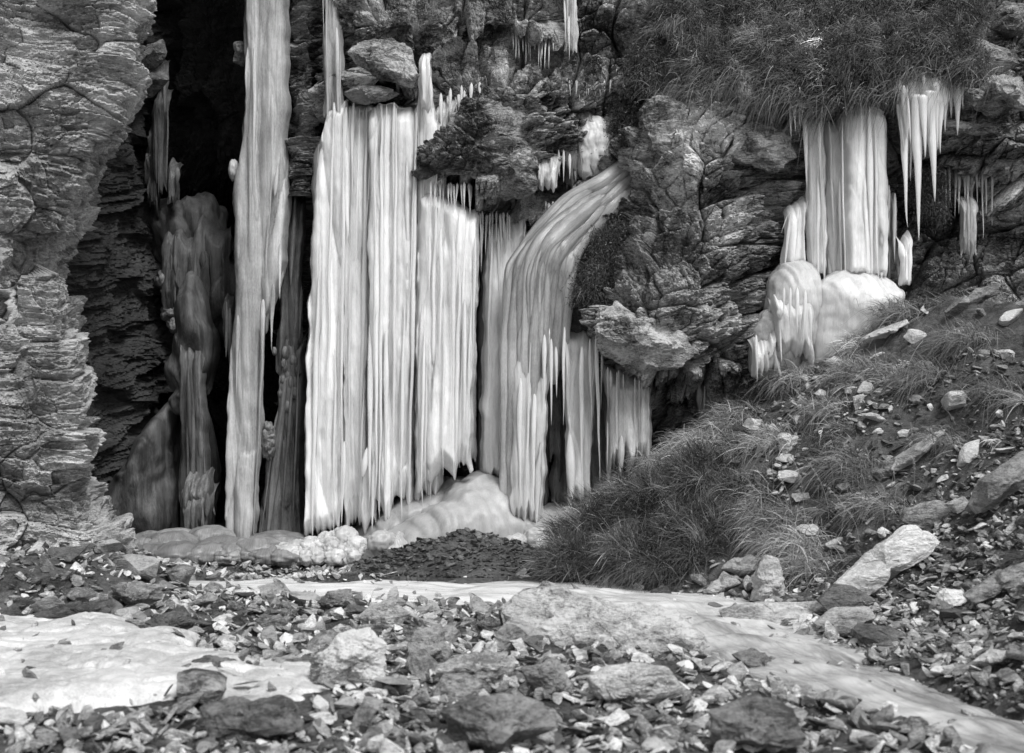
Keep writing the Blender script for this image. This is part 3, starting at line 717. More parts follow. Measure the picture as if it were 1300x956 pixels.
# ------------------------------------------------------------------ ice
def tube(mb, path, rad, K=14, seed=0, flute=.18, fine=.05, tone=0., sq=.8):
    path = np.asarray(path, float); rad = np.asarray(rad, float)
    Tn = np.gradient(path, axis=0); Tn /= np.linalg.norm(Tn, axis=1)[:, None]+1e-9
    n1 = np.cross(Tn, np.array([0, 1., 0])); n1 /= np.linalg.norm(n1, axis=1)[:, None]+1e-9
    n2 = np.cross(n1, Tn)
    s = np.concatenate([[0], np.cumsum(np.linalg.norm(np.diff(path, axis=0), axis=1))])
    th = np.arange(K)*2*math.pi/K
    TH, S = np.meshgrid(th, s)
    R0 = rad.max()
    m = 1+flute*fbm(np.cos(TH)*1.7+seed*3.1, np.sin(TH)*1.7, S*.7+seed, 3)+fine*fbm(np.cos(TH)*3+seed, np.sin(TH)*3, S*9, 3)
    R = rad[:, None]*m
    V = path[:, None, :]+n1[:, None, :]*(R*np.cos(TH))[..., None]+n2[:, None, :]*(R*np.sin(TH)*sq)[..., None]
    i = np.arange(len(s)-1)[:, None]*K; j = np.arange(K)[None, :]; j2 = (j+1) % K
    q = np.stack([i+j, i+j2, i+K+j2, i+K+j], -1).reshape(-1, 4)
    fc = np.stack([np.cos(TH)*R0+seed*1.37, np.sin(TH)*R0+seed*.71, S+seed*.3], -1).reshape(-1, 3)
    mb.add(V.reshape(-1, 3), quads=q, tone=np.repeat(tone, K) if np.ndim(tone) else tone, fc=fc)
def ppath(pts, Y, n=40, wob=.006, seed=0, jit=0):
    """pts: [(px,py)] or [(px,py,Y)]"""
    W = np.array([P(p[0], p[1], p[2] if len(p) > 2 else Y) for p in pts])
    t = np.linspace(0, len(W)-1, n)
    A = catmull(W, t)
    s = np.linspace(0, np.linalg.norm(W[-1]-W[0]), n)
    A[:, 0] += wob*pn(s*2.2, seed*7.7, .5)*2; A[:, 1] += wob*pn(s*2.2, seed*3.1, 4.5)*2
    return A
def strand(mb, x0, y0, x1, y1, w0, w1, Y, seed, tip=True, tone=0., Y1=None, K=12, flute=.22, top=.03):
    n = max(8, int(abs(y1-y0)/4.5)); n = min(n, 150)
    A = ppath([(x0, y0, Y), ((x0+x1)/2, (y0+y1)/2, (Y+(Y1 or Y))/2), (x1, y1, Y1 or Y)], Y, n, seed=seed)
    t = np.linspace(0, 1, n); r = (w0*(1-t)+w1*t)/2*Y/F
    r = r*(1+.16*pn(t*abs(y1-y0)/40, seed*1.9, .2))
    if tip: r = r*np.clip((1-t)/(.22 if tip is True else tip), 0.02, 1)**.75
    r = r*np.clip(t/top+(.35 if top < .1 else .08), 0, 1)**.7
    tube(mb, A, r, K, seed, tone=tone, flute=flute)
def ice_face(mb, tl, tr, bl, br, Y, w, seed, topprof=None, botprof=None, topj=6, botj=14, tone=0., thick=.14, lx=None, rx=None):
    """one fused sheet of ice: rounded columns at several widths, jagged lower edge"""
    r = np.random.RandomState(seed+900)
    W = max(abs(tr[0]-tl[0]), abs(br[0]-bl[0])); H = max(bl[1]-tl[1], br[1]-tr[1])
    ns = int(max(24, W/1.0)); nt = int(max(20, min(260, H/2.4)))
    s_ = np.linspace(0, 1, ns)
    xt = tl[0]+(tr[0]-tl[0])*s_; xb = bl[0]+(br[0]-bl[0])*s_
    yt = np.interp(xt, [p[0] for p in topprof], [p[1] for p in topprof]) if topprof else tl[1]+(tr[1]-tl[1])*s_
    yb = np.interp(xb, [p[0] for p in botprof], [p[1] for p in botprof]) if botprof else bl[1]+(br[1]-bl[1])*s_
    k = np.zeros(ns)
    for sc_, am in ((w*1.1, 1.), (w*.45, .5)):
        c = np.cumsum(r.uniform(.6, 1.5, 200)*sc_)-sc_; d = np.abs(xb[:, None]-min(xb)-c[None, :]); n_ = d.argmin(1); dd_ = d.min(1)/sc_
        k += am*r.uniform(-.2, 1., 200)[n_]*np.clip(1-dd_*2.0, -.6, 1)
    yb = yb+k*botj*.8-botj*.35
    yt = yt+topj*(.5*pn(xt/w*.8, seed*3.3, .5)+.4*pn(xt/w*2.2, seed*1.3, 8.5))
    t = np.linspace(0, 1, nt)[:, None]
    y = yt[None, :]+(yb-yt)[None, :]*t
    f = np.clip((y-yt[None, :])/np.maximum(1, (np.median(yb)-yt))[None, :], 0, 1.3)
    x = xt[None, :]+(xb-xt)[None, :]*f
    if lx is not None:
        xl_ = np.interp(y, [p[0] for p in lx], [p[1] for p in lx]); xr_ = np.interp(y, [p[0] for p in rx], [p[1] for p in rx]); x = xl_+(xr_-xl_)*s_[None, :]
    x = x+np.clip(1-s_[None, :]*5, 0, 1)*3.2*fbm(y/48, seed*3.1, 2.3, 3)+np.clip(s_[None, :]*5-4, 0, 1)*3.2*fbm(y/48, seed*3.1, 9.3, 3)
    x = x+2.6*pn(y/55, seed*2.2+s_[None, :]*2.5, 3.3)+1.2*pn(y/17, seed*1.2+s_[None, :]*4, 7.3)
    m = Y/F
    xx = x+3.0*pn(x/26, y/90, seed+.4)
    D = thick*np.clip(1-(2*s_[None, :]-1)**6, 0, 1)**.5
    tn = 0
    for q_, (sc_, asp, am) in enumerate(((w*2.4, 9, .24), (w*1.0, 12, .11), (w*.45, 17, .075), (w*.2, 30, .07))):
        F1, F2, h, du, dv = voro(xx/sc_+seed*1.7, y/(sc_*asp)+.35*pn(x/sc_, q_*7.7, .5)+seed*.37, seed+q_)
        D = D+am*sc_*m*(np.sin(np.clip((F2-F1)*1.15, 0, 1)*1.5708)**.8+.7*(h[..., 3]-.5))
        tn = tn+(h[..., 2]-.5)*(.42, .30, .14, .08)[q_]
    D = D+.012*fbm(x/14, y/34, seed+.9, 3)
    edge_ = np.minimum(np.clip(s_[None, :]*W/4, 0, 1), np.clip((1-s_[None, :])*W/4, 0, 1))
    edge_ = edge_*np.clip((yb[None, :]-y)/(botj*.8+2), 0, 1)**.5*np.clip((y-yt[None, :])/26+.04, 0, 1)**.6
    D = D*edge_
    X = (x-CX)*m; Z = CZ-(y-CY)*m
    fc = np.stack([X+seed*1.1, D*.6+seed*.7, Z], -1).reshape(-1, 3)
    Yb = Y+.22*np.exp(-np.maximum(0, y-yt[None, :])/9)
    V = np.stack([X, Yb+.02-D, Z], -1).reshape(-1, 3); q = gridq(nt, ns)
    mb.add(V, quads=q, tone=(tone+tn).ravel(), fc=fc)
    B = np.stack([X, Yb+.03+.5*D, Z], -1).reshape(-1, 3)
    mb.add(B, quads=q[:, ::-1], tone=(tone+tn).ravel(), fc=fc)
def curtain(mb, tl, tr, bl, br, Y, wmean, seed, layers=3, tips=.5, topj=8, botj=22, tone=0., dY=.12, topprof=None, botprof=None, face=True, lx=None, rx=None):
    """tl, tr, bl, br: (px, py) corners. A fused sheet with thinner strands and spikes in front."""
    r = np.random.RandomState(seed)
    W = (abs(tr[0]-tl[0])+abs(br[0]-bl[0]))/2; H0 = abs(bl[1]-tl[1])
    if face: ice_face(mb, tl, tr, bl, br, Y, wmean, seed, topprof, botprof, topj, botj, tone, thick=min(.16, W*Y/F*.35), lx=lx, rx=rx)
    for L in ((1, 2, 3)[:max(1, layers-1)]):
        w = wmean*(1.9, .8, .5, .3)[L]; n = max(1, int(W/w*(0, .16, .22, .32)[L]*(1.6 if tips > .5 else 1)))
        for i in range(n):
            t = (i+.5+r.uniform(-.5, .5))/n
            t = min(.97, max(.03, t))
            x0 = tl[0]+(tr[0]-tl[0])*t; x1 = bl[0]+(br[0]-bl[0])*t
            y0 = tl[1]+(tr[1]-tl[1])*t; y1 = bl[1]+(br[1]-bl[1])*t
            if topprof: y0 = np.interp(x0, [p[0] for p in topprof], [p[1] for p in topprof])
            if botprof: y1 = np.interp(x1, [p[0] for p in botprof], [p[1] for p in botprof])
            H = y1-y0
            a_ = r.rand()
            if a_ < .4: y0 = y0+H*r.uniform(.1, .7); y1 += r.uniform(-.4, .4)*botj
            elif a_ < .8: y1 = y0+H*r.uniform(.15, .8); y0 += topj
            else: y0 += topj; y1 += r.uniform(-.5, .3)*botj
            if y1-y0 < 14: continue
            f0 = (y0-tl[1])/max(1, H0); x0n = x0+(x1-x0)*max(0, f0)
            ww = w*r.uniform(.5, 1.3)
            strand(mb, x0n, y0, x1+r.normal()*.8, y1, ww*r.uniform(.6, 1.), ww*r.uniform(.6, 1.), Y-.085-.02*L+r.normal()*.02-min(.08, W*Y/F*.2), seed*13+L*101+i, tip=r.uniform(.3, .8), tone=tone+r.normal()*.12, K=(20, 12, 10, 8)[L], top=.4)
def blob(mb, cx, cy, rx, ry, Y, ry_d=None, seed=0, tone=0., sub=5, flute=.10, lump=.10):
    V, Tt = ico(sub)
    q = V.copy(); az = np.arctan2(q[:, 1], q[:, 0])
    m = 1+lump*fbm(q[:, 0]*2+seed*2.3, q[:, 1]*2, q[:, 2]*2, 4)+flute*fbm(np.cos(az)*4+seed, np.sin(az)*4, q[:, 2]*.8, 3)*np.clip(1-q[:, 2]*.6, .2, 1)
    c = P(cx, cy, Y); s = Y/F
    d = ry_d if ry_d else rx*s
    A = q*m[:, None]*np.array([rx*s, d, ry*s])+c
    fc = np.stack([np.cos(az)*rx*s*np.clip(1-q[:, 2]**2, .1, 1)**.5+seed, np.sin(az)*d+seed*.7, -q[:, 2]*ry*s+np.abs(q[:, 0])*.1+seed*.3], -1)
    mb.add(A, tris=Tt, tone=tone, fc=fc)
def drape(mb, poly, Y, thick, seed, tone=0., sub=6, ice=1.0, nf=0):
    V, Tt, c2 = polyrock(poly, Y, thick, sub, seed, nf=nf, ice=ice, back=1.0)
    mb.add(V, tris=Tt, tone=tone)
def icicle_child(parent, x0, y0, x1, y1, w, Y, seed, mat='ice', tone=0., top=.3):
    mb = MB(); strand(mb, x0, y0, x1, y1, w, w*.6, Y, seed, tip=.9, tone=tone, K=12, flute=.25, top=top)
    return mb.build('icicle', M[mat], parent, smooth=True)
def ice_thing(name, label, cat, base):
    o = empty(name, P(*base)); return tag(o, label, cat)
sm = dict(smooth=True)

# A: tall grey column at the mouth of the gorge
t = ice_thing('ice_column', 'tall grey ice column standing at the mouth of the dark gorge', 'ice column', (310, 700, 15.3))
mb = MB()
curtain(mb, (310, -160), (368, -160), (284, 702), (326, 702), 15.5, 17, 1, layers=3, tips=.3, topj=0, botj=10, tone=-.05, lx=[(-160, 311), (150, 310), (205, 304), (245, 295), (420, 297), (480, 290), (700, 284)], rx=[(-160, 369), (230, 367), (330, 366), (385, 352), (425, 334), (560, 331), (700, 325)])
mb.build('column', M['ice_grey'], t, smooth=True)
mb = MB(); curtain(mb, (312, -160), (334, -160), (308, 330), (330, 330), 15.4, 10, 2, layers=3, tips=.6, topj=0, botj=60, tone=.25)
mb.build('column', M['ice_grey'], t, smooth=True)
mb = MB(); curtain(mb, (338, 180), (364, 180), (336, 400), (360, 370), 15.42, 11, 3, layers=3, tips=.7, topj=30, botj=60, tone=.0)
mb.build('column', M['ice_grey'], t, smooth=True)
mb = MB()
curtain(mb, (362, 230), (388, 250), (352, 470), (384, 440), 15.7, 13, 6, layers=3, tips=.5, tone=.45, botj=40)
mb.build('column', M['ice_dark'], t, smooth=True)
for i, (a, b, c, d, w) in enumerate(((334, 380, 333, 468, 10), (346, 360, 345, 445, 8), (302, 400, 300, 500, 8), (356, 310, 356, 380, 7), (323, 60, 322, 240, 7), (346, 120, 345, 236, 7))):
    icicle_child(t, a, b, c, d, w, 15.15, 500+i, 'ice_grey', .3)
t = ice_thing('ice_column', 'dim clear ice pillar between the grey column and the bright curtain', 'ice column', (362, 700, 15.5))
mb = MB()
curtain(mb, (358, 470), (386, 420), (322, 700), (384, 690), 15.75, 14, 5, layers=4, tips=.1, topj=20, botj=6, tone=.5, topprof=[(330, 590), (345, 560), (358, 480), (372, 440), (388, 415)])
mb.build('pillar', M['ice_dark'], t, smooth=True)
mb = MB()
r = np.random.RandomState(9)
for i in range(26):
    y = r.uniform(445, 520); blob(mb, 366+r.normal()*5-(y-500)*.04, y, r.uniform(3, 5), r.uniform(5, 9), 15.6+r.normal()*.02, seed=i, sub=3, tone=.7, lump=.2)
blob(mb, 367, 505, 13, 70, 15.66, .1, 3, .4, sub=5, lump=.25); mb.build('ice_lumps', M['ice_dark'], t, smooth=True); mb = MB(); blob(mb, 341, 560, 9, 24, 15.5, .08, 4, .6, sub=5, lump=.25)
for i in range(14): blob(mb, 341+r.normal()*4, 552+r.normal()*8, r.uniform(2.5, 5), r.uniform(3, 6), 15.44, seed=i+40, sub=3, tone=1., lump=.3)
mb.build('ice_lumps', M['ice_dark'], t, smooth=True)

# bright curtains
t = ice_thing('ice_curtain', 'greyer sheet of ice seen in the gaps behind the bright curtains', 'ice curtain', (500, 640, 15.5))
mb = MB(); curtain(mb, (398, 150), (606, 150), (394, 600), (604, 590), 15.34, 22, 17, layers=4, tips=.3, topj=10, botj=30, tone=-.4, topprof=[(398, 190), (420, 130), (540, 130), (545, 270), (606, 290)]); mb.build('column', M['ice'], t, smooth=True)
def bright(label, parts, base, icl, nm='ice_curtain', cat='ice curtain', mat='ice'):
    t = ice_thing(nm, label, cat, base)
    for a in parts:
        mb = MB(); curtain(mb, *a[0], **a[1]); mb.build('column', M[a[2] if len(a) > 2 else mat], t, smooth=True)
    for i, (x0, y0, x1, y1, w, Y) in enumerate(icl): icicle_child(t, x0, y0, x1, y1, w, Y, int(x0*7+y0), mat, r.normal()*.1)
    return t
bright('leftmost bright ice curtain, its left edge against the dark pillar', [
    (((402, 180), (441, 118), (387, 684), (438, 676), 15.1, 15, 11), dict(layers=4, tips=.5, botj=24, tone=.0, lx=[(110, 411), (180, 404), (240, 400), (330, 394), (450, 389), (690, 386)], rx=[(110, 440), (300, 440), (450, 436), (690, 430)], topprof=[(398, 230), (404, 180), (412, 135), (437, 120)])),
    (((432, 128), (478, 130), (436, 676), (464, 670), 15.2, 12, 12), dict(layers=4, tips=.7, botj=40, tone=-.12)),
    (((409, -160), (428, -160), (410, 160), (436, 170), 15.12, 9, 13), dict(layers=4, tips=.6, botj=40, tone=.15), 'ice_grey'),
    ], (415, 680, 15.1), [(424, 130, 424, 230, 7, 14.95), (440, 140, 440, 330, 8, 15.0), (448, 130, 447, 260, 6, 15.0), (430, 400, 429, 560, 7, 14.95), (436, 560, 434, 665, 7, 14.95)])
bright('bright white ice curtain hanging under the pale overhanging block', [
    (((467, 126), (534, 128), (467, 655), (524, 648), 15.06, 17, 21), dict(layers=4, tips=.7, botj=44, tone=.05, topprof=[(470, 135), (480, 126), (500, 124), (505, 132), (527, 134)])),
    (((462, 560), (480, 560), (455, 668), (478, 668), 15.05, 11, 22), dict(layers=3, tips=.5, botj=22, tone=-.1)),
    ], (495, 660, 15.0), [(478, 380, 477, 640, 9, 14.85), (490, 420, 489, 650, 9, 14.85), (508, 470, 508, 610, 7, 14.85), (500, 130, 500, 300, 8, 14.85), (517, 200, 516, 420, 8, 14.85)])
bright('narrow ice curtain streaming down left of the largest boulder', [
    (((522, 92), (570, 140), (526, 645), (560, 618), 15.14, 12, 31), dict(layers=4, tips=.6, botj=34, tone=-.06, topprof=[(528, 130), (534, 84), (548, 84), (552, 130), (570, 150)])),
    (((534, 62), (548, 62), (533, 140), (549, 140), 14.8, 8, 32), dict(layers=3, tips=.2, botj=10, tone=-.2)),
    (((551, 125), (600, 108), (551, 190), (590, 150), 15.15, 8, 33), dict(layers=2, tips=.8, botj=30, tone=-.5)),
    ], (540, 630, 15.15), [(536, 250, 535, 420, 8, 14.95), (560, 118, 560, 170, 6, 14.95), (572, 112, 571, 150, 6, 14.95), (585, 108, 585, 142, 5, 14.95), (598, 105, 597, 140, 6, 14.95), (608, 104, 608, 132, 5, 14.95)])
bright('broad white ice curtain falling below the largest boulder', [
    (((530, 268), (608, 284), (526, 622), (600, 592), 14.96, 18, 41), dict(layers=4, tips=.6, botj=30, tone=.04, topprof=[(530, 236), (560, 244), (585, 256), (600, 262), (606, 266)])),
    ], (566, 610, 14.9), [(560, 290, 559, 470, 8, 14.68), (575, 300, 574, 560, 9, 14.68), (590, 380, 590, 580, 8, 14.7), (545, 300, 545, 380, 6, 14.7), (603, 300, 601, 470, 6, 14.75)])
bright('grey-white ice column in the shadowed gap left of the curved chute', [
    (((614, 282), (668, 275), (610, 605), (660, 605), 15.3, 15, 51), dict(layers=4, tips=.2, botj=12, tone=-.3)),
    ], (630, 600, 15.35), [(612, 285, 611, 345, 5, 15.1), (622, 290, 621, 420, 7, 15.15), (640, 280, 640, 520, 9, 15.15), (633, 290, 633, 380, 5, 15.1)], 'ice_column', 'ice column')
# curved chute and its column
bright('dull grey ice filling the hollow behind the central columns', [
    (((606, 300), (700, 330), (604, 640), (700, 650), 15.75, 20, 18), dict(layers=4, tips=.3, topj=14, botj=30, tone=-.1)),
    (((700, 410), (775, 440), (700, 655), (775, 640), 15.6, 18, 19), dict(layers=4, tips=.4, topj=14, botj=30, tone=-.25)),
    ], (650, 640, 15.75), [], mat='ice_grey')
t = ice_thing('ice_chute', 'curved frozen chute pouring off the cliff into a tall white column', 'frozen chute', (668, 668, 14.8))
mb = MB()
r = np.random.RandomState(4)
for i in range(56):
    o = r.uniform(-.5, .5) if i > 29 else i/29-.5; jj = r.normal()*2; big = i <= 29
    dz = 0 if big else -.035
    pts = [(838+o*4, 178+o*16, 15.55), (806+o*6, 212+o*22, 15.25), (772+o*14, 246+o*30, 15.05), (735+o*30+jj, 275+o*36, 14.9+abs(o)*.15+dz), (698+o*58+jj, 306+abs(o+.2)*26, 14.64+abs(o)*.3+dz), (685+o*70+jj, 350+o*10, 14.62+abs(o)*.32+dz), (681+o*72, 430, 14.66+abs(o)*.3+dz)]
    left = o < .12
    if left: pts += [(677+o*66, 520, 14.72+abs(o+.2)*.2+dz), (674+o*62, 600, 14.76+abs(o+.2)*.2+dz), (672+o*58, 650+r.uniform(-25, 18), 14.78+abs(o+.2)*.2)]
    else: pts[-1] = (678+o*74, 430+r.uniform(-20, 60), 14.8+abs(o)*.3)
    A = ppath(pts, 15, 150, seed=i); tt_ = np.linspace(0, 1, 150)
    if not big: a0 = r.randint(10, 70); a1 = a0+r.randint(40, 80); A = A[a0:min(150, a1)]; tt_ = np.linspace(0, 1, len(A))
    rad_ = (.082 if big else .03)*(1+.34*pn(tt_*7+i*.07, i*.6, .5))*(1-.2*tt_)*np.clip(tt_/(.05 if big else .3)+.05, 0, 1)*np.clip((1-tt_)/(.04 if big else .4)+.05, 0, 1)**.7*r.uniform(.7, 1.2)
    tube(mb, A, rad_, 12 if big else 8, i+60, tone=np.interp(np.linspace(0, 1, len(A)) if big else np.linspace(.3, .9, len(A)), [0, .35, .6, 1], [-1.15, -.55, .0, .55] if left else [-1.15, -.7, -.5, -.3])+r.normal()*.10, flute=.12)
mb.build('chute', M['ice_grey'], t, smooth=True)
mb = MB(); curtain(mb, (652, 380), (702, 390), (644, 672), (690, 664), 14.84, 16, 61, layers=3, tips=.25, botj=24, topj=50, tone=-.08); mb.build('column', M['ice'], t, smooth=True)
mb = MB(); curtain(mb, (690, 400), (718, 410), (690, 560), (716, 610), 15.3, 11, 62, layers=3, tips=.4, botj=40, topj=20, tone=.2); mb.build('column', M['ice_dark'], t, smooth=True)
for i, a in enumerate(((692, 425, 691, 520, 8, 14.62), (699, 430, 700, 540, 7, 14.66), (706, 440, 706, 505, 6, 14.7), (660, 480, 659, 640, 9, 14.6), (678, 500, 677, 660, 9, 14.6))): icicle_child(t, *a[:5], a[5], 620+i, 'ice', -.05)
bright('white ice column below the mossy knob, its foot in the shrubs', [
    (((712, 415), (760, 425), (720, 640), (750, 640), 14.95, 12, 71), dict(layers=4, tips=.3, botj=20, topj=16, tone=-.12)),
    ], (735, 640, 14.85), [(716, 415, 716, 540, 6, 14.7), (757, 420, 762, 612, 7, 14.65), (750, 430, 751, 540, 6, 14.7), (738, 440, 738, 600, 9, 14.7), (764, 440, 764, 520, 4, 14.75)], 'ice_column', 'ice column')
# mossy knob over it
place_poly([(703,372),(716,345),(740,338),(762,352),(770,380),(760,410),(735,425),(712,412)], 'dark', 'dark mossy knob of rock beside the curved chute', 'boulder', 'boulder', 15.05, .3, -.1, 330, 5)
bright('dull grey ice curtain hanging under the pale overhanging boulder', [
    (((768, 462), (826, 478), (768, 600), (826, 590), 14.75, 12, 81), dict(layers=4, tips=.5, botj=26, topj=6, tone=.15), 'ice_grey'),
    (((880, 482), (905, 484), (882, 560), (902, 540), 15.1, 10, 82), dict(layers=3, tips=.4, botj=18, topj=6, tone=.3), 'ice_dark'),
    ], (795, 600, 14.75), [(772, 466, 772, 520, 5, 14.55), (785, 470, 785, 560, 6, 14.55), (812, 480, 812, 575, 6, 14.55)], mat='ice_grey')
# upper ice near the boulder
t = ice_thing('ice_patch', 'hazy white ice patch on the dark rock above the curved chute', 'ice patch', (745, 240, 15.1))
mb = MB()
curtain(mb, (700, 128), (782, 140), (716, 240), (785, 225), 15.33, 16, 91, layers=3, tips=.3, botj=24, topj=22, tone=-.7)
mb.build('column', M['ice_grey'], t, smooth=True)
mb = MB(); drape(mb, [(728,160),(742,148),(764,150),(778,172),(780,205),(770,228),(742,234),(726,200)], 15.3, .2, 5, .15, ice=.8); mb.build('ice_bulge', M['ice_mound'], t, smooth=True)
mb = MB(); curtain(mb, (680, 195), (712, 190), (680, 238), (708, 240), 14.85, 8, 92, layers=3, tips=.6, botj=10, topj=8, tone=.2); mb.build('column', M['ice_grey'], t, smooth=True)
for i, a in enumerate(((716, 190, 716, 232, 5), (722, 195, 723, 228, 6), (710, 190, 710, 225, 4))): icicle_child(t, *a, 14.95, 640+i)
t = ice_thing('icicle_curtain', 'thin strands of ice running down a crack right of the layered ledge', 'icicles', (722, 75, 15.0))
mb = MB(); curtain(mb, (716, -160), (736, -160), (716, 60), (732, 74), 15.1, 6, 95, layers=3, tips=.6, botj=20, tone=.35); mb.build('column', M['ice_grey'], t, smooth=True)
for i, a in enumerate(((717, 0, 717, 60, 4), (723, 20, 722, 76, 5), (730, -20, 728, 45, 6))): icicle_child(t, *a, 14.95, 650+i)
# rows of separate small icicles
def row(label, group, x0, x1, yt, yb, n, w, Y, seed, mat='ice_grey', tone=.3):
    r = np.random.RandomState(seed)
    for i in range(n):
        x = x0+(x1-x0)*(i+.5+r.uniform(-.3, .3))/n; y0 = (yt(x) if callable(yt) else yt)+r.uniform(-3, 3); L = (yb-y0 if not callable(yb) else yb(x)-y0)*r.uniform(.45, 1.1)
        mb = MB(); Yj = Y+r.normal()*.03
        strand(mb, x, y0-6, x+r.normal()*.6, y0+L, w*r.uniform(.7, 1.3), w*.5, Yj+.18, seed*31+i, tip=.9, tone=tone+r.normal()*.2, K=8, Y1=Yj-.06, top=.12)
        tag(mb.build('icicle', M[mat], loc=P(x, y0, Yj), smooth=True), label, 'icicle', group)
row('small thin icicle in the row under the layered dark ledge', 'icicles under the layered dark ledge', 650, 702, 44, 86, 14, 4.2, 15.1, 1)
row('short icicle fringing the bottom of the largest boulder', 'icicles below the largest boulder', 545, 600, 238, 278, 13, 4.5, 14.75, 2, tone=.1)
row('slim icicle in the dark gap below the largest boulder', 'icicles in the gap beside the broad curtain', 598, 650, 276, 320, 12, 4, 15.0, 3, tone=.1)
row('icicle on the mossy rock left of the hazy ice patch', 'icicles left of the hazy ice patch', 560, 622, lambda x: 130-(x-560)*.25, 150, 12, 5, 15.0, 4, tone=.2)
row('faint icicle under the dark overhang at the right', 'icicles under the right overhang', 1198, 1262, 218, 300, 11, 5.5, 15.0, 5, tone=-.1)
row('tiny icicle below the hazy ice patch', 'icicles below the hazy ice patch', 690, 716, 262, 290, 6, 4, 14.9, 6, tone=.2)
row('tiny icicle on the rock right of the ice strands', 'icicles right of the ice strands', 722, 776, 106, 128, 9, 3.5, 15.0, 7, tone=-.1)
row('short icicle under the left part of the grassy cap', 'icicles under the left part of the grassy cap', 998, 1018, 132, 175, 3, 6, 14.4, 8, 'ice', 0)
# moss-grown drip ice on the right rocks
mb = MB(); curtain(mb, (1218, 250), (1240, 240), (1220, 330), (1240, 325), 15.0, 8, 99, layers=3, tips=.4, tone=-.1)
o = mb.build('ice_column', M['ice_grey'], loc=P(1230, 330, 15.0), smooth=True); tag(o, 'slim grey ice strands at the foot of the right overhang', 'ice column')

# right frozen fall
t = ice_thing('frozen_fall', 'white frozen fall on the right draped over two ice domes', 'frozen fall', (1040, 455, 14.6))
for a in (
    (((1021, 140), (1047, 140), (1026, 352), (1050, 352), 14.7, 10, 111), dict(layers=4, tips=.2, botj=14, tone=0)),
    (((1040, 150), (1074, 140), (1046, 360), (1080, 362), 14.78, 12, 112), dict(layers=4, tips=.2, botj=10, tone=-.5)),
    (((1066, 128), (1124, 132), (1072, 352), (1126, 358), 14.62, 16, 113), dict(layers=4, tips=.15, botj=8, tone=.05, topprof=[(1064, 150), (1075, 132), (1095, 126), (1112, 128), (1126, 140)])),
    (((1000, 265), (1026, 245), (991, 342), (1022, 345), 14.72, 10, 114), dict(layers=4, tips=.25, botj=12, tone=-.1)),
    ):
    mb = MB(); curtain(mb, *a[0], **a[1]); mb.build('column', M['ice'], t, smooth=True)
mb = MB()
drape(mb, [(1030,470),(1030,400),(1040,362),(1065,343),(1095,342),(1120,352),(1146,372),(1140,400),(1110,440),(1090,475)], 14.66, .42, 41, -.22, ice=.6)
mb.build('ice_dome', M['ice'], t, smooth=True)
mb = MB(); drape(mb, [(974,360),(990,335),(1012,328),(1034,338),(1042,370),(1040,460),(978,460),(972,400)], 14.72, .36, 42, -.55, ice=.6)
mb.build('ice_dome', M['ice'], t, smooth=True); mb = MB()
drape(mb, [(953,430),(965,400),(985,385),(1010,400),(1015,478),(955,482)], 14.66, .3, 43, -.7, ice=.6)
mb.build('ice_dome', M['ice'], t, smooth=True)
for (tl, tr, bl, br, Yy, w, sd, tn) in (((978, 372), (1034, 372), (980, 452), (1034, 458), 14.42, 14, 115, -.25), ((955, 425), (988, 412), (957, 482), (990, 472), 14.38, 10, 116, -.3)):
    mb = MB(); curtain(mb, tl, tr, bl, br, Yy, w, sd, layers=3, tips=.6, botj=20, topj=20, tone=tn); mb.build('column', M['ice'], t, smooth=True)
for i, a in enumerate(((1022, 150, 1024, 240, 8, 14.5), (1040, 155, 1042, 230, 7, 14.5), (1004, 365, 1003, 415, 6, 14.15), (1012, 365, 1012, 425, 8, 14.12), (1022, 368, 1022, 420, 7, 14.14), (1123, 150, 1124, 290, 7, 14.5), (1129, 235, 1129, 300, 5, 14.6), (1136, 245, 1136, 335, 6, 14.62), (1028, 390, 1030, 445, 6, 14.15), (996, 365, 995, 400, 5, 14.18), (960, 425, 960, 486, 6, 14.15))): icicle_child(t, *a[:5], a[5], 660+i)
# hanging icicle cluster
t = ice_thing('icicle_cluster', 'white cluster of long pointed icicles hanging from the grassy cap', 'icicle cluster', (1175, 100, 14.3))
mb = MB(); curtain(mb, (1139, 84), (1206, 82), (1146, 188), (1200, 160), 14.42, 15, 121, layers=4, tips=.8, botj=26, topj=8, tone=.0); mb.build('ice_root', M['ice'], t, smooth=True)
for i, a in enumerate(((1146, 130, 1152, 288, 14, 14.25), (1163, 120, 1167, 305, 17, 14.2), (1180, 115, 1187, 256, 20, 14.22), (1193, 110, 1194, 195, 15, 14.25), (1172, 120, 1174, 200, 14, 14.15), (1156, 110, 1157, 230, 11, 14.3), (1200, 105, 1200, 168, 9, 14.3), (1187, 105, 1190, 190, 12, 14.2))): icicle_child(t, *a[:5], a[5], 700+i, top=.03)
t = ice_thing('icicle', 'single icicle hanging just right of the long icicle cluster', 'icicle', (1214, 105, 14.4))
mb = MB(); strand(mb, 1208, 100, 1207, 150, 9, 6, 14.4, 5, tip=.9); strand(mb, 1215, 98, 1216, 172, 15, 8, 14.38, 6, tip=.95); strand(mb, 1221, 100, 1222, 140, 7, 4, 14.4, 8, tip=.95); mb.build('spike', M['ice'], t, smooth=True)
mb = MB(); curtain(mb, (1144, 300), (1160, 290), (1142, 362), (1158, 362), 14.55, 8, 123, layers=3, tips=.1, botj=4, topj=14)
tag(mb.build('ice_stump', M['ice'], loc=P(1150, 362, 14.55), smooth=True), 'pointed ice stump standing below the long icicle cluster', 'ice stump')
mb = MB(); curtain(mb, (1128, 250), (1140, 240), (1128, 350), (1140, 345), 14.75, 6, 124, layers=3, tips=.5, botj=30, topj=10, tone=-.3)
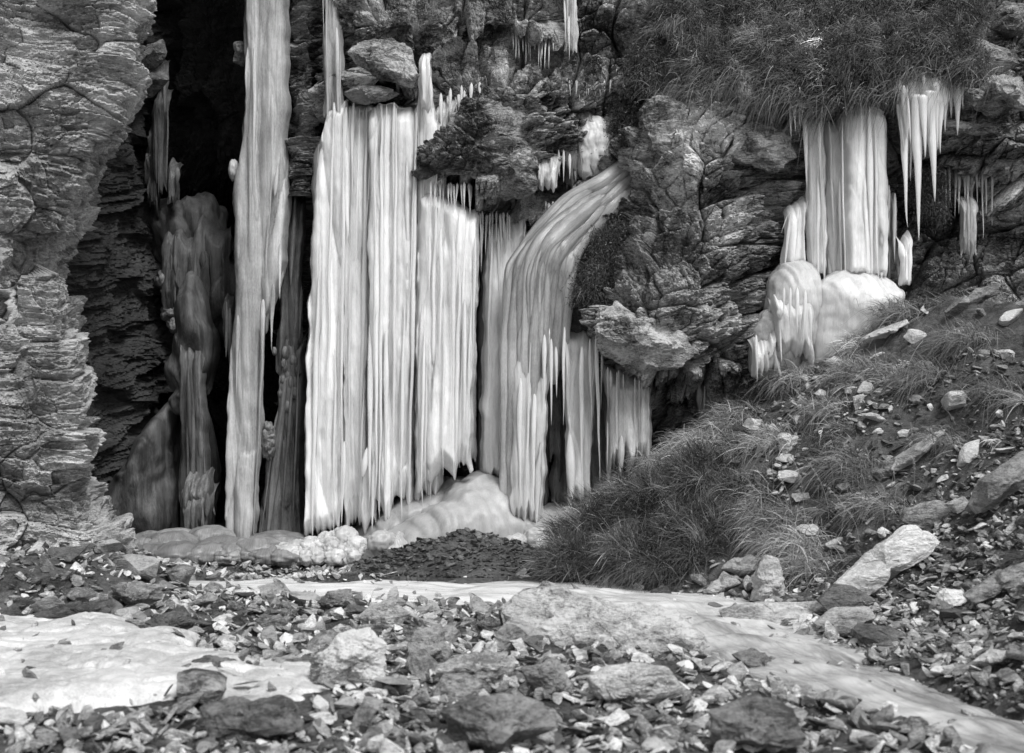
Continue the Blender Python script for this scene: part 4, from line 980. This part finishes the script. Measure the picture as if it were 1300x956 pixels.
tag(mb.build('ice_column', M['ice_grey'], loc=P(1134, 350, 14.75), smooth=True), 'thin grey ice strands right beside the white frozen fall', 'ice column')

# ice inside the gorge
t = ice_thing('ice_bulge', 'dim rounded ice bulge spilling down a step inside the gorge', 'ice bulge', (245, 420, 17.0))
mb = MB(); drape(mb, [(199,270),(215,254),(245,249),(272,262),(288,290),(296,340),(296,425),(236,428),(226,380),(204,345)], 17.4, .5, 3, .0, ice=1.5)
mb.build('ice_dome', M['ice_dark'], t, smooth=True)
mb = MB(); curtain(mb, (206, 285), (290, 275), (206, 400), (292, 420), 16.95, 24, 131, layers=4, tips=.6, topj=40, botj=40, tone=.25); mb.build('column', M['ice_dark'], t, smooth=True)
mb = MB()
for k_, (y_, xa, xb_) in enumerate(((352, 198, 238), (370, 205, 240), (392, 207, 234), (408, 213, 233))):
    drape(mb, [(xa, y_), (xa+8, y_-8), (xb_, y_-5), (xb_+6, y_+6), (xb_, y_+18), (xa+3, y_+14)], 17.0, .2, 20+k_, .6, sub=5, ice=2.)
mb.build('ice_step', M['ice_dark'], t, smooth=True)
t = ice_thing('ice_pillar', 'dark rock-cored ice pillar inside the gorge left of the grey column', 'ice pillar', (255, 690, 16.0))
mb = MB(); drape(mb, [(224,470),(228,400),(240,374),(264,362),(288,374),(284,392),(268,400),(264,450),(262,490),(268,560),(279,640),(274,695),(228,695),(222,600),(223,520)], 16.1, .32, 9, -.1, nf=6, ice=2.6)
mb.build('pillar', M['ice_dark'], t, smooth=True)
mb = MB(); curtain(mb, (230, 420), (258, 430), (228, 690), (272, 690), 15.95, 17, 133, layers=4, tips=.3, topj=40, botj=5, tone=.15); mb.build('column', M['ice_dark'], t, smooth=True)
mb = MB(); curtain(mb, (282, 372), (297, 372), (282, 440), (296, 470), 15.75, 9, 135, layers=3, tips=.6, topj=10, botj=30, tone=.3); mb.build('column', M['ice_dark'], t, smooth=True)
mb = MB(); curtain(mb, (228, 620), (272, 615), (236, 685), (268, 690), 15.6, 10, 134, layers=3, tips=.8, topj=10, botj=26, tone=.6)
curtain(mb, (232, 600), (268, 596), (230, 650), (272, 655), 15.65, 12, 136, layers=3, tips=.7, topj=16, botj=20, tone=.7)
mb.build('ice_fringe', M['ice_dark'], t, smooth=True)
mb = MB(); drape(mb, [(134,700),(138,640),(152,605),(178,585),(192,560),(200,520),(214,508),(228,512),(232,700)], 16.5, .8, 12, .1)
tag(mb.build('ice_dome', M['ice_dark'], loc=P(182, 690, 16.4), smooth=True), 'dark rounded ice dome on the floor of the gorge', 'ice dome')
mb = MB(); curtain(mb, (192, 118), (214, 110), (196, 232), (212, 250), 16.8, 10, 141, layers=4, tips=.6, topj=14, botj=30, tone=.2)
curtain(mb, (214, 200), (228, 205), (213, 258), (228, 256), 16.75, 9, 142, layers=3, tips=.3, topj=8, botj=8, tone=.5)
curtain(mb, (204, 70), (212, 70), (204, 130), (210, 150), 16.75, 7, 143, layers=3, tips=.6, topj=8, botj=14, tone=.2)
blob(mb, 196, 215, 10, 50, 16.95, .15, 3, -.2, sub=5, lump=.4)
tag(mb.build('ice_columns', M['ice_dark'], loc=P(210, 256, 16.7), smooth=True), 'cluster of thin dim ice columns high inside the gorge', 'ice columns').name = 'ice_column_cluster'
mb = MB(); blob(mb, 297, 216, 7, 14, 15.5, .1, 2, .1, sub=4)
tag(mb.build('ice_nodule', M['ice_grey'], loc=P(297, 230, 15.5), smooth=True), 'small ice nodule stuck to the left side of the tall grey column', 'ice nodule')

# base ice
t = ice_thing('ice_mound', 'smooth pale ice mound spreading under the broad bright curtains', 'ice mound', (590, 700, 15.0))
mb = MB()
drape(mb, [(428,718),(436,688),(462,662),(500,636),(548,612),(590,604),(600,720)], 15.5, .6, 36, -.5, ice=1.)
mb.build('ice_dome', M['ice_mound'], t, smooth=True); mb = MB()
drape(mb, [(440,714),(462,692),(500,668),(540,640),(572,620),(604,604),(640,606),(672,630),(700,660),(706,724),(560,732),(470,726)], 15.35, .95, 31, -.35, ice=1.0)
mb.build('ice_dome', M['ice_mound'], t, smooth=True); mb = MB()
drape(mb, [(640,720),(650,660),(690,648),(735,640),(756,720)], 15.2, .7, 33, -.55, ice=.9)
mb.build('ice_dome', M['ice_mound'], t, smooth=True); mb = MB()
drape(mb, [(480,715),(486,688),(505,676),(522,690),(530,716)], 14.5, .3, 34, -.2)
mb.build('ice_dome', M['ice_mound'], t, smooth=True)
mb = MB(); rr2 = np.random.RandomState(6)
for i in range(16):
    x = rr2.uniform(470, 725); y = rr2.uniform(684, 712); R_ = rr2.uniform(8, 20); blob(mb, x, y, R_, R_*rr2.uniform(.7, 1.), 14.35+rr2.uniform(-.06, .12)-(y-690)*.004, R_*.006, i+20, rr2.normal()*.2-.2, sub=4, lump=.2)
mb.build('ice_lumps', M['ice_mound'], t, smooth=True)
t = ice_thing('ice_lumps', 'heap of round white ice lumps at the foot of the leftmost bright curtain', 'ice lumps', (420, 705, 14.7)); t.name = 'ice_heap'
mb = MB()
for i in range(60):
    x = rr2.uniform(358, 495); h = 1-abs(x-425)/80; y = 708-rr2.uniform(0, 30)*max(.25, h); R_ = rr2.uniform(9, 17); blob(mb, x, y, R_, R_*rr2.uniform(.75, 1.), 14.5+(700-y)*.012+rr2.uniform(0, .1), None, i+90, rr2.normal()*.12, sub=4, lump=.2)
mb.build('ice_lump_pile', M['ice_mound'], t, smooth=True)
t = ice_thing('ice_heap', 'low grey ice lumps on the floor along the dark gorge mouth', 'ice lumps', (260, 705, 14.9))
mb = MB()
for i in range(46):
    x = rr2.uniform(160, 370); y = 702-rr2.uniform(0, 1)**2*26+(x-260)*.02; R_ = rr2.uniform(10, 38); blob(mb, x, y+4, R_, R_*rr2.uniform(.3, .6), 14.5+(700-y)*.03+rr2.uniform(0, .1), None, i+190, rr2.normal()*.2-.75, sub=4, lump=.12)
mb.build('ice_lump_pile', M['ice_grey'], t, smooth=True)

# white ice sheet in the left foreground
sx_ = np.linspace(-5.0, -.6, 320); sy_ = np.linspace(5.0, 11.9, 460)
SX, SY = np.meshgrid(sx_, sy_)
pxg = CX+SX*F/SY; pyg = CY+CZ*F/SY
bnd = 778+np.clip(pxg-110, 0, None)*.24+10*pn(SX*2, SY*2, 4.4)*2
bot = 905+14*pn(SX*1.7, SY*1.5, 7.7)*2-np.clip(pxg-200, 0, 200)*.05
ins = np.minimum((pyg-bnd)/26, (bot-pyg)/20)
ins = np.minimum(ins, (420-pxg+(pyg-850)*.3)/40)
ins = ins-.9*np.clip(fbm(SX*2.1, SY*2.6, 6.1, 3)-.32, 0, 1)*4
z = -.16+.24*np.clip(ins, -.5, 1); z = np.where(ins > 0, .0+.085*np.clip(ins, 0, 1)**.5, z)+.035*fbm(SX*1.1, SY*1.2, 3.1, 3)*np.clip(ins+.3, 0, 1)
f1, f2, h, du, dv = voro(SX*3.2+.4*pn(SX*2, SY*2, 0), SY*2.2, 4)
z = z-.018*np.exp(-(f2-f1)/.10)*np.clip(ins+.3, 0, 1)+.012*pn(SX*3.5, SY*2.2, 9.)+.006*fbm(SX*14, SY*10, 2.2, 3)
q = gridq(460, 320); keep = (ins.ravel()[q] > -.45).all(axis=1)
mb = MB(); mb.add(np.stack([SX, SY, z], -1), quads=q[keep], tone=0.)
M['sheet'] = ice_mat('snowy ice sheet', .34, .82, bias=.62, contrast=3.6, rough=.35)
M['sheet'].name = 'snowy ice'
tag(mb.build('ice_sheet', M['sheet'], loc=(-2.9, 9.5, 0), smooth=True), 'white snow-covered ice sheet at the left front of the stream bed', 'ice sheet')

# ------------------------------------------------------------------ vegetation
def blades(mb, base, dirs, L, droop, w, tone, seg=4, droopdir=None):
    """base (n,3), dirs (n,3) unit, L (n), droop (n), w (n)"""
    n = len(base); t = np.linspace(0, 1, seg+1)
    g = np.array([0, 0, -1.]) if droopdir is None else droopdir
    pts = base[:, None, :]+dirs[:, None, :]*(L[:, None]*t[None, :])[..., None]+(g*(droop*L)[:, None, None])*(t[None, :]**2)[..., None]
    side = np.cross(dirs, np.array([0, -1., .2])); side += RS.normal(size=side.shape)*.25
    side /= np.linalg.norm(side, axis=1)[:, None]+1e-9
    ww = (w[:, None]*(1-t[None, :]**1.5*.9))[..., None]*.5
    A = pts-side[:, None, :]*ww; B = pts+side[:, None, :]*ww
    V = np.stack([A, B], 2).reshape(-1, 3)
    o = np.arange(n)[:, None]*(2*(seg+1))+np.arange(seg)[None, :]*2
    q = np.stack([o, o+1, o+3, o+2], -1).reshape(-1, 4)
    mb.add(V, quads=q, tone=np.repeat(tone, 2*(seg+1)), fc=V)
def unit(a): return a/(np.linalg.norm(a, axis=-1, keepdims=True)+1e-9)
def tussock(pos, n, L, lean, spread=.55, rad=.12, droop=.8, w=.004, tone=0., tsd=.6, mat='grass', name='grass_tussock', label=None, cat='grass tussock', group=None, flat=None):
    base = np.asarray(pos)+RS.normal(size=(n, 3))*np.array([rad, rad, rad*.3])
    d = unit(np.array(lean, float)+RS.normal(size=(n, 3))*spread)
    mb = MB(); blades(mb, base, d, L*RS.uniform(.5, 1.15, n), droop*RS.uniform(.5, 1.3, n), w*RS.uniform(.6, 1.5, n), tone+RS.normal(size=n)*tsd, 5)
    return tag(mb.build(name, M[mat], loc=pos), label, cat, group)
# ground cover on the slope: combed down to the lower left
def slope_pts(n, cond):
    out = []
    while len(out) < n:
        Y = RS.uniform(8, 15.2, 4000); X = np.interp(Y, xfY, xfX)+RS.uniform(0, 4.5, 4000)
        z = gz(X, Y); px = CX+X*F/Y; py = CY-(z-CZ)*F/Y
        k = cond(px, py, X, Y) & (px < 1360)
        out += list(np.stack([X, Y, z], -1)[k])
    return np.array(out[:n])
SC = [(hit(np.mean([p[0] for p in g_[0]]), np.max([p[1] for p in g_[0]])-3), np.ptp([p[0] for p in g_[0]])) for g_ in GS]
def clear(X, Y):
    k = np.zeros(np.shape(X), bool)
    for h_, w_ in SC:
        r_ = w_*h_[1]/F*.5+.05
        k |= ((X-h_[0])/(r_+.04))**2+((Y-h_[1]+.12)/(r_+.22))**2 < 1
    for X_, Y_, s_2 in slots:
        if s_2 > .17: k |= ((X-X_)/(s_2*.55))**2+((Y-Y_+.1)/(s_2*.55+.12))**2 < 1
    return k
def dens(px, py, X, Y):
    return dens0(px, py, X, Y) & ~clear(X, Y)
def dens0(px, py, X, Y):
    lim = 800-(px-960)*.80
    edge_ = 60*pn(X*1.4, Y*1.4, 6.6)
    patch = pn(X*2.2, Y*2.2, 1.1)+.4*pn(X*6, Y*6, 1.7) > (-.10+.0009*np.clip(px-900, 0, 400))
    return ((py < lim+edge_-20) | (px < 960)) & patch | (RS.rand(len(px)) < .02)
cb = slope_pts(2100, dens); nb = RS.randint(22, 60, len(cb)); idx = np.repeat(np.arange(len(cb)), nb); n = len(idx)
hd = pn(cb[:, 0]*1.4, cb[:, 1]*1.4, 9.2)
cd_ = unit(np.stack([-.9+hd*.9, -.6+0*hd, .22+.35*RS.rand(len(cb))], -1)+RS.normal(size=cb.shape)*.3)
ct = -.85+1.9*pn(cb[:, 0]*1.6+5, cb[:, 1]*1.6, 3.)+RS.normal(size=len(cb))*.75; cL = .07+.27*RS.rand(len(cb))**1.5
b = cb[idx]+RS.normal(size=(n, 3))*np.array([.045, .045, .012]); d = unit(cd_[idx]+RS.normal(size=(n, 3))*.36)
mb = MB()
blades(mb, b, d, cL[idx]*RS.uniform(.3, 1.25, n), .55*RS.uniform(.4, 1.4, n), .0062*RS.uniform(.6, 1.4, n), ct[idx]+RS.normal(size=n)*.5, 4)
tag(mb.build('grass', M['grass']), 'long dry grass combed down over the slope', kind='stuff')
# low dark plants between the grass
b = slope_pts(26000, lambda px, py, X, Y: dens(px, py, X, Y) & (pn(X*1.8+7, Y*1.8, .4) > -.05)); n = len(b)
mb = MB(); d = unit(RS.normal(size=(n, 3))+np.array([-.2, -.5, .9]))
blades(mb, b+np.array([0, 0, 1])*RS.rand(n, 1)*.07, d, RS.uniform(.02, .07, n), RS.rand(n)*.5, RS.uniform(.005, .013, n), RS.normal(size=n)*.6, 2)
tag(mb.build('undergrowth', M['leaf']), 'low dark plants and moss between the grass', kind='stuff')
TU = [(1012, 480, 'pale bright tussock right below the right frozen fall', .42, .9, 900), (990, 560, 'pale tussock fanned out beside the white wedge stone', .40, .6, 600), (1100, 470, 'grass tussock in front of the lower ice dome', .4, .2, 600),
      (1150, 400, 'tussock at the top of the grassy slope beside the ice stump', .45, .1, 700), (1175, 480, 'broad swept tussock in the middle of the slope', .5, .0, 700), (1235, 430, 'tussock high on the slope below the flat grey slab', .42, -.1, 600),
      (1060, 520, 'tussock above the white wedge stone', .4, .2, 500), (1120, 640, 'tussock just above the largest pale slab', .35, .3, 500), (1015, 690, 'pale seed-headed tussock behind the upright pointed stone', .42, .9, 1000),
      (1040, 720, 'tussock between the upright stone and the largest pale slab', .36, .5, 700), (900, 560, 'spiky pale tussock at the cliff foot under the grey block', .46, .8, 500), (845, 590, 'spiky tussock in front of the dull grey ice curtain', .48, .8, 450),
      (1085, 590, 'dark swept tussock left of the long tilted slab', .42, -.2, 600), (1205, 560, 'tussock at the upper edge of the scree', .36, -.2, 500), (960, 620, 'dark tussock below the white wedge stone', .4, -.3, 600), (1270, 500, 'tussock at the right edge above the scree', .4, -.3, 500),
      (945, 530, 'grey tussock left of the white wedge stone', .38, .2, 500), (985, 655, 'dark grass clump in the middle of the lower slope', .4, -.1, 600)]
for px, py, lab, L, tn, n in TU:
    h = hit(px, py); tussock(h+np.array([0, .05, 0]), n, L, (-.7, -.5, .8), .5, .13, .8, .0050, tn-.45, .6, label=lab+'', group=None)
# tall single stems with seed heads
for k, (px, py, H, lx) in enumerate(((1020, 640, .5, -.25), (1052, 660, .62, -.35), (1078, 672, .45, -.5), (1035, 700, .42, -.4), (1130, 630, .35, .1), (1005, 655, .45, -.35), (1062, 600, .3, .15), (1160, 620, .3, -.1), (965, 500, .35, .05), (1090, 690, .4, -.4))):
    h = hit(px, py); mb = MB(); t_ = np.linspace(0, 1, 12)
    A = np.stack([h[0]+lx*H*t_**1.8, h[1]-.1*t_, h[2]+H*t_*(1-.15*t_)], -1)
    tube(mb, A, .0028*(1-.5*t_), 5, k, 0, 0, tone=.2)
    e = A[7:]; nn = 60; idx = RS.randint(0, 5, nn)
    blades(mb, e[idx]+RS.normal(size=(nn, 3))*.003, unit(RS.normal(size=(nn, 3))*.5+np.array([lx, 0, .8])), np.full(nn, .022), np.full(nn, .2), np.full(nn, .003), np.full(nn, .4), 1)
    tag(mb.build('seed_grass', M['grass'], loc=h), 'tall pale grass stem with a seed head rising from the slope', 'seed grass', 'tall seed stems on the slope')

# shrubs: twigs and small leaves
def shrub(center, rad, ntw, nlf, lean, label, tone=0., L=.3, name='shrub', cat='shrub', leafw=.008, tw_tone=.8):
    c = np.asarray(center, float); rad = np.asarray(rad, float)
    root = tag(empty(name, c-np.array([0, 0, rad[2]])), label, cat)
    nc = 95; v = unit(RS.normal(size=(nc, 3))); v[:, 1] = -abs(v[:, 1])*.9; v[:, 2] = np.where(v[:, 2] < -.6, -v[:, 2], v[:, 2])
    rr = RS.uniform(.45, 1.0, (nc, 1)); lump = pn(v[:, 0]*2+c[0]*3, v[:, 1]*2, v[:, 2]*2)
    cc_ = c+v*rr*rad*(1+.35*lump[:, None]); cdir = unit(v*.45+np.array(lean)+RS.normal(size=v.shape)*.35)
    ctone = RS.normal(size=nc)*.8; idx = RS.randint(0, nc, ntw)
    b = cc_[idx]+RS.normal(size=(ntw, 3))*.035; d = unit(cdir[idx]+RS.normal(size=b.shape)*.33)
    mb = MB(); blades(mb, b, d, L*RS.uniform(.35, 1.1, ntw), .6*RS.rand(ntw), .0055*RS.uniform(.5, 1.4, ntw), tone+tw_tone+ctone[idx]+RS.normal(size=ntw)*.55, 5)
    mb.build('twigs', M['twig'], root)
    idx = RS.randint(0, nc, nlf); b = cc_[idx]+RS.normal(size=(nlf, 3))*.06+cdir[idx]*RS.uniform(-.3, .8, (nlf, 1))*L*.5
    mb = MB(); blades(mb, b, unit(RS.normal(size=b.shape)+np.array(lean)), RS.uniform(.012, .04, nlf), RS.rand(nlf)*.3, leafw*RS.uniform(.6, 1.6, nlf), tone+ctone[idx]+RS.normal(size=nlf)*.5, 2)
    mb.build('leaves', M['leaf'], root)
    return root
SH = [(760, 690, 62, 46, 13.6, 'leftmost dark twiggy shrub at the foot of the base ice', 0), (730, 715, 40, 26, 13.2, 'low shrub at the stream edge under the leftmost twiggy shrub', .1), (820, 660, 60, 52, 13.6, 'dark shrub below the dull grey ice curtain', .1),
      (815, 710, 58, 30, 12.9, 'low dark shrub overhanging the stream bank', -.2), (885, 690, 52, 48, 12.9, 'dark shrub left of the tilted pale stone', -.1), (880, 620, 54, 42, 13.6, 'shrub below the spiky tussocks at the cliff foot', .0), (935, 650, 40, 34, 13.2, 'small dark shrub in the lower slope around the white brick-shaped stone', -.2)]
for px, py, rx, ry, Y, lab, tn in SH:
    shrub(P(px, py, Y), (rx*Y/F, .4, ry*Y/F), 5200, 5200, (-.35, -.35, .5), lab, tn-.55)
CAPS = [(860, 40, 46, 48, 15.1, 'dark bushy heather at the left end of the grassy cap', -.2), (930, 30, 52, 50, 15.2, 'heather bush at the top of the grassy cap', -.1), (900, 95, 48, 34, 14.9, 'low heather clump above the broad pale rock face', -.1),
        (985, 80, 56, 46, 14.7, 'drooping heather clump left of centre on the cap', .2), (1035, 105, 48, 40, 14.45, 'drooping heather over the left short icicles', .1), (1010, 30, 60, 40, 15.3, 'heather mat at the top edge above the drooping clumps', 0), (1090, 85, 58, 46, 14.4, 'thick heather hanging over the right frozen fall', .0),
        (1100, 25, 60, 40, 15.2, 'dark heather mat at the top above the right frozen fall', -.1), (1160, 65, 54, 42, 14.4, 'rounded heather bush above the icicle cluster', .05), (1210, 85, 40, 36, 14.45, 'heather bush at the right end of the cap', -.25), (1190, 20, 56, 36, 15.1, 'heather mat at the top right of the cap', -.1),
        (1178, 260, 22, 40, 15.1, 'dark moss cushion behind the long icicles', -.6), (758, 372, 30, 40, 14.75, 'dark moss cushion hanging right of the mossy knob', -.6), (775, 320, 30, 36, 14.9, 'moss and heather on the rock right of the curved chute', -.4), (820, 100, 26, 44, 15.0, 'mossy dark growth in the chute left of the cap', -.3), (800, 168, 20, 50, 15.15, 'dark moss strip beside the hazy ice patch', -.6)]
for px, py, rx, ry, Y, lab, tn in CAPS:
    moss = 'moss' in lab
    shrub(P(px, py, Y), (rx*Y/F, .14 if moss else .38, ry*Y/F), 1500 if moss else 5200, 6000 if moss else 8000, (-.5, -.5, -.05) if not moss else (-.1, -.3, -.6), lab, tn-(.75 if moss else .45), L=.12 if moss else .19, name='moss_cushion' if moss else 'heather', cat='moss' if moss else 'heather', tw_tone=.2 if moss else .75, leafw=.008)
# hanging grass over the lip
for k, (px, py, Y, n, lab) in enumerate(((985, 120, 14.45, 420, 'hanging grass fringe left of the short icicles'), (1040, 135, 14.38, 380, 'hanging grass fringe over the left of the right fall'), (880, 115, 14.7, 500, 'thin grass fringe over the broad pale rock face'), (1160, 92, 14.3, 420, 'grass fringe over the icicle cluster'), (1215, 95, 14.3, 320, 'grass fringe at the right end of the cap'), (940, 100, 14.6, 400, 'swept grass fringe in the middle of the cap'), (1100, 118, 14.3, 320, 'grass fringe over the middle of the right fall'))):
    p = P(px, py, Y); tussock(p, n, .30, (-.75, -.45, .1), .6, .18, 1.0, .004, -1.25, .7, label=lab, cat='grass fringe', name='grass_fringe')
# upright twig post in the stream bed and driftwood
h = hit(636, 806); mb = MB(); t_ = np.linspace(0, 1, 12)
tube(mb, np.stack([h[0]+.01*np.sin(t_*5), h[1]+0*t_, h[2]+.2*t_-.02], -1), .011*(1-.3*t_), 8, 3, .3, .1, tone=-.6)
tag(mb.build('twig', M['twig'], loc=h), 'short dark twig standing upright among the bed stones', 'twig')

# ------------------------------------------------------------------ light, camera, render
w = bpy.data.worlds.new('World'); bpy.context.scene.world = w; w.use_nodes = True
nt = w.node_tree; bg = nt.nodes['Background']
sky = nt.nodes.new('ShaderNodeTexSky'); sky.sky_type = 'NISHITA'; sky.sun_disc = False
ELEV, AZ = 52, 28       # sun high, behind the camera and to the right
sky.sun_elevation = math.radians(ELEV); sky.sun_rotation = math.radians(180-AZ)
bw = nt.nodes.new('ShaderNodeRGBToBW'); nt.links.new(sky.outputs[0], bw.inputs[0]); nt.links.new(bw.outputs[0], bg.inputs[0])
bg.inputs[1].default_value = .115
sd = bpy.data.lights.new('sun', 'SUN'); sd.energy = 1.9; sd.angle = math.radians(20); sd.color = (1, 1, 1)
so = bpy.data.objects.new('sun', sd); C.objects.link(so)
from mathutils import Vector
dv_ = Vector((math.sin(math.radians(AZ))*math.cos(math.radians(ELEV)), -math.cos(math.radians(AZ))*math.cos(math.radians(ELEV)), math.sin(math.radians(ELEV))))
so.rotation_euler = dv_.to_track_quat('Z', 'Y').to_euler()
cd = bpy.data.cameras.new('camera'); co = bpy.data.objects.new('camera', cd); C.objects.link(co)
co.location = (0, 0, CZ); co.rotation_euler = (math.radians(90), 0, 0)
cd.sensor_width = 36; cd.lens = 36*F/1300; cd.clip_end = 500; cd.clip_start = .1
cd.dof.use_dof = True; cd.dof.focus_distance = 14.8; cd.dof.aperture_fstop = 2.2
sc = bpy.context.scene; sc.camera = co
sc.view_settings.view_transform = 'Standard'; sc.view_settings.look = 'None'; sc.view_settings.exposure = 0.75; sc.view_settings.gamma = 1
sc.render.engine = 'CYCLES'; sc.cycles.max_bounces = 6; sc.cycles.diffuse_bounces = 3
sc.cycles.use_denoising = True; sc.cycles.denoiser = 'OPENIMAGEDENOISE'; sc.cycles.denoising_prefilter = 'ACCURATE'
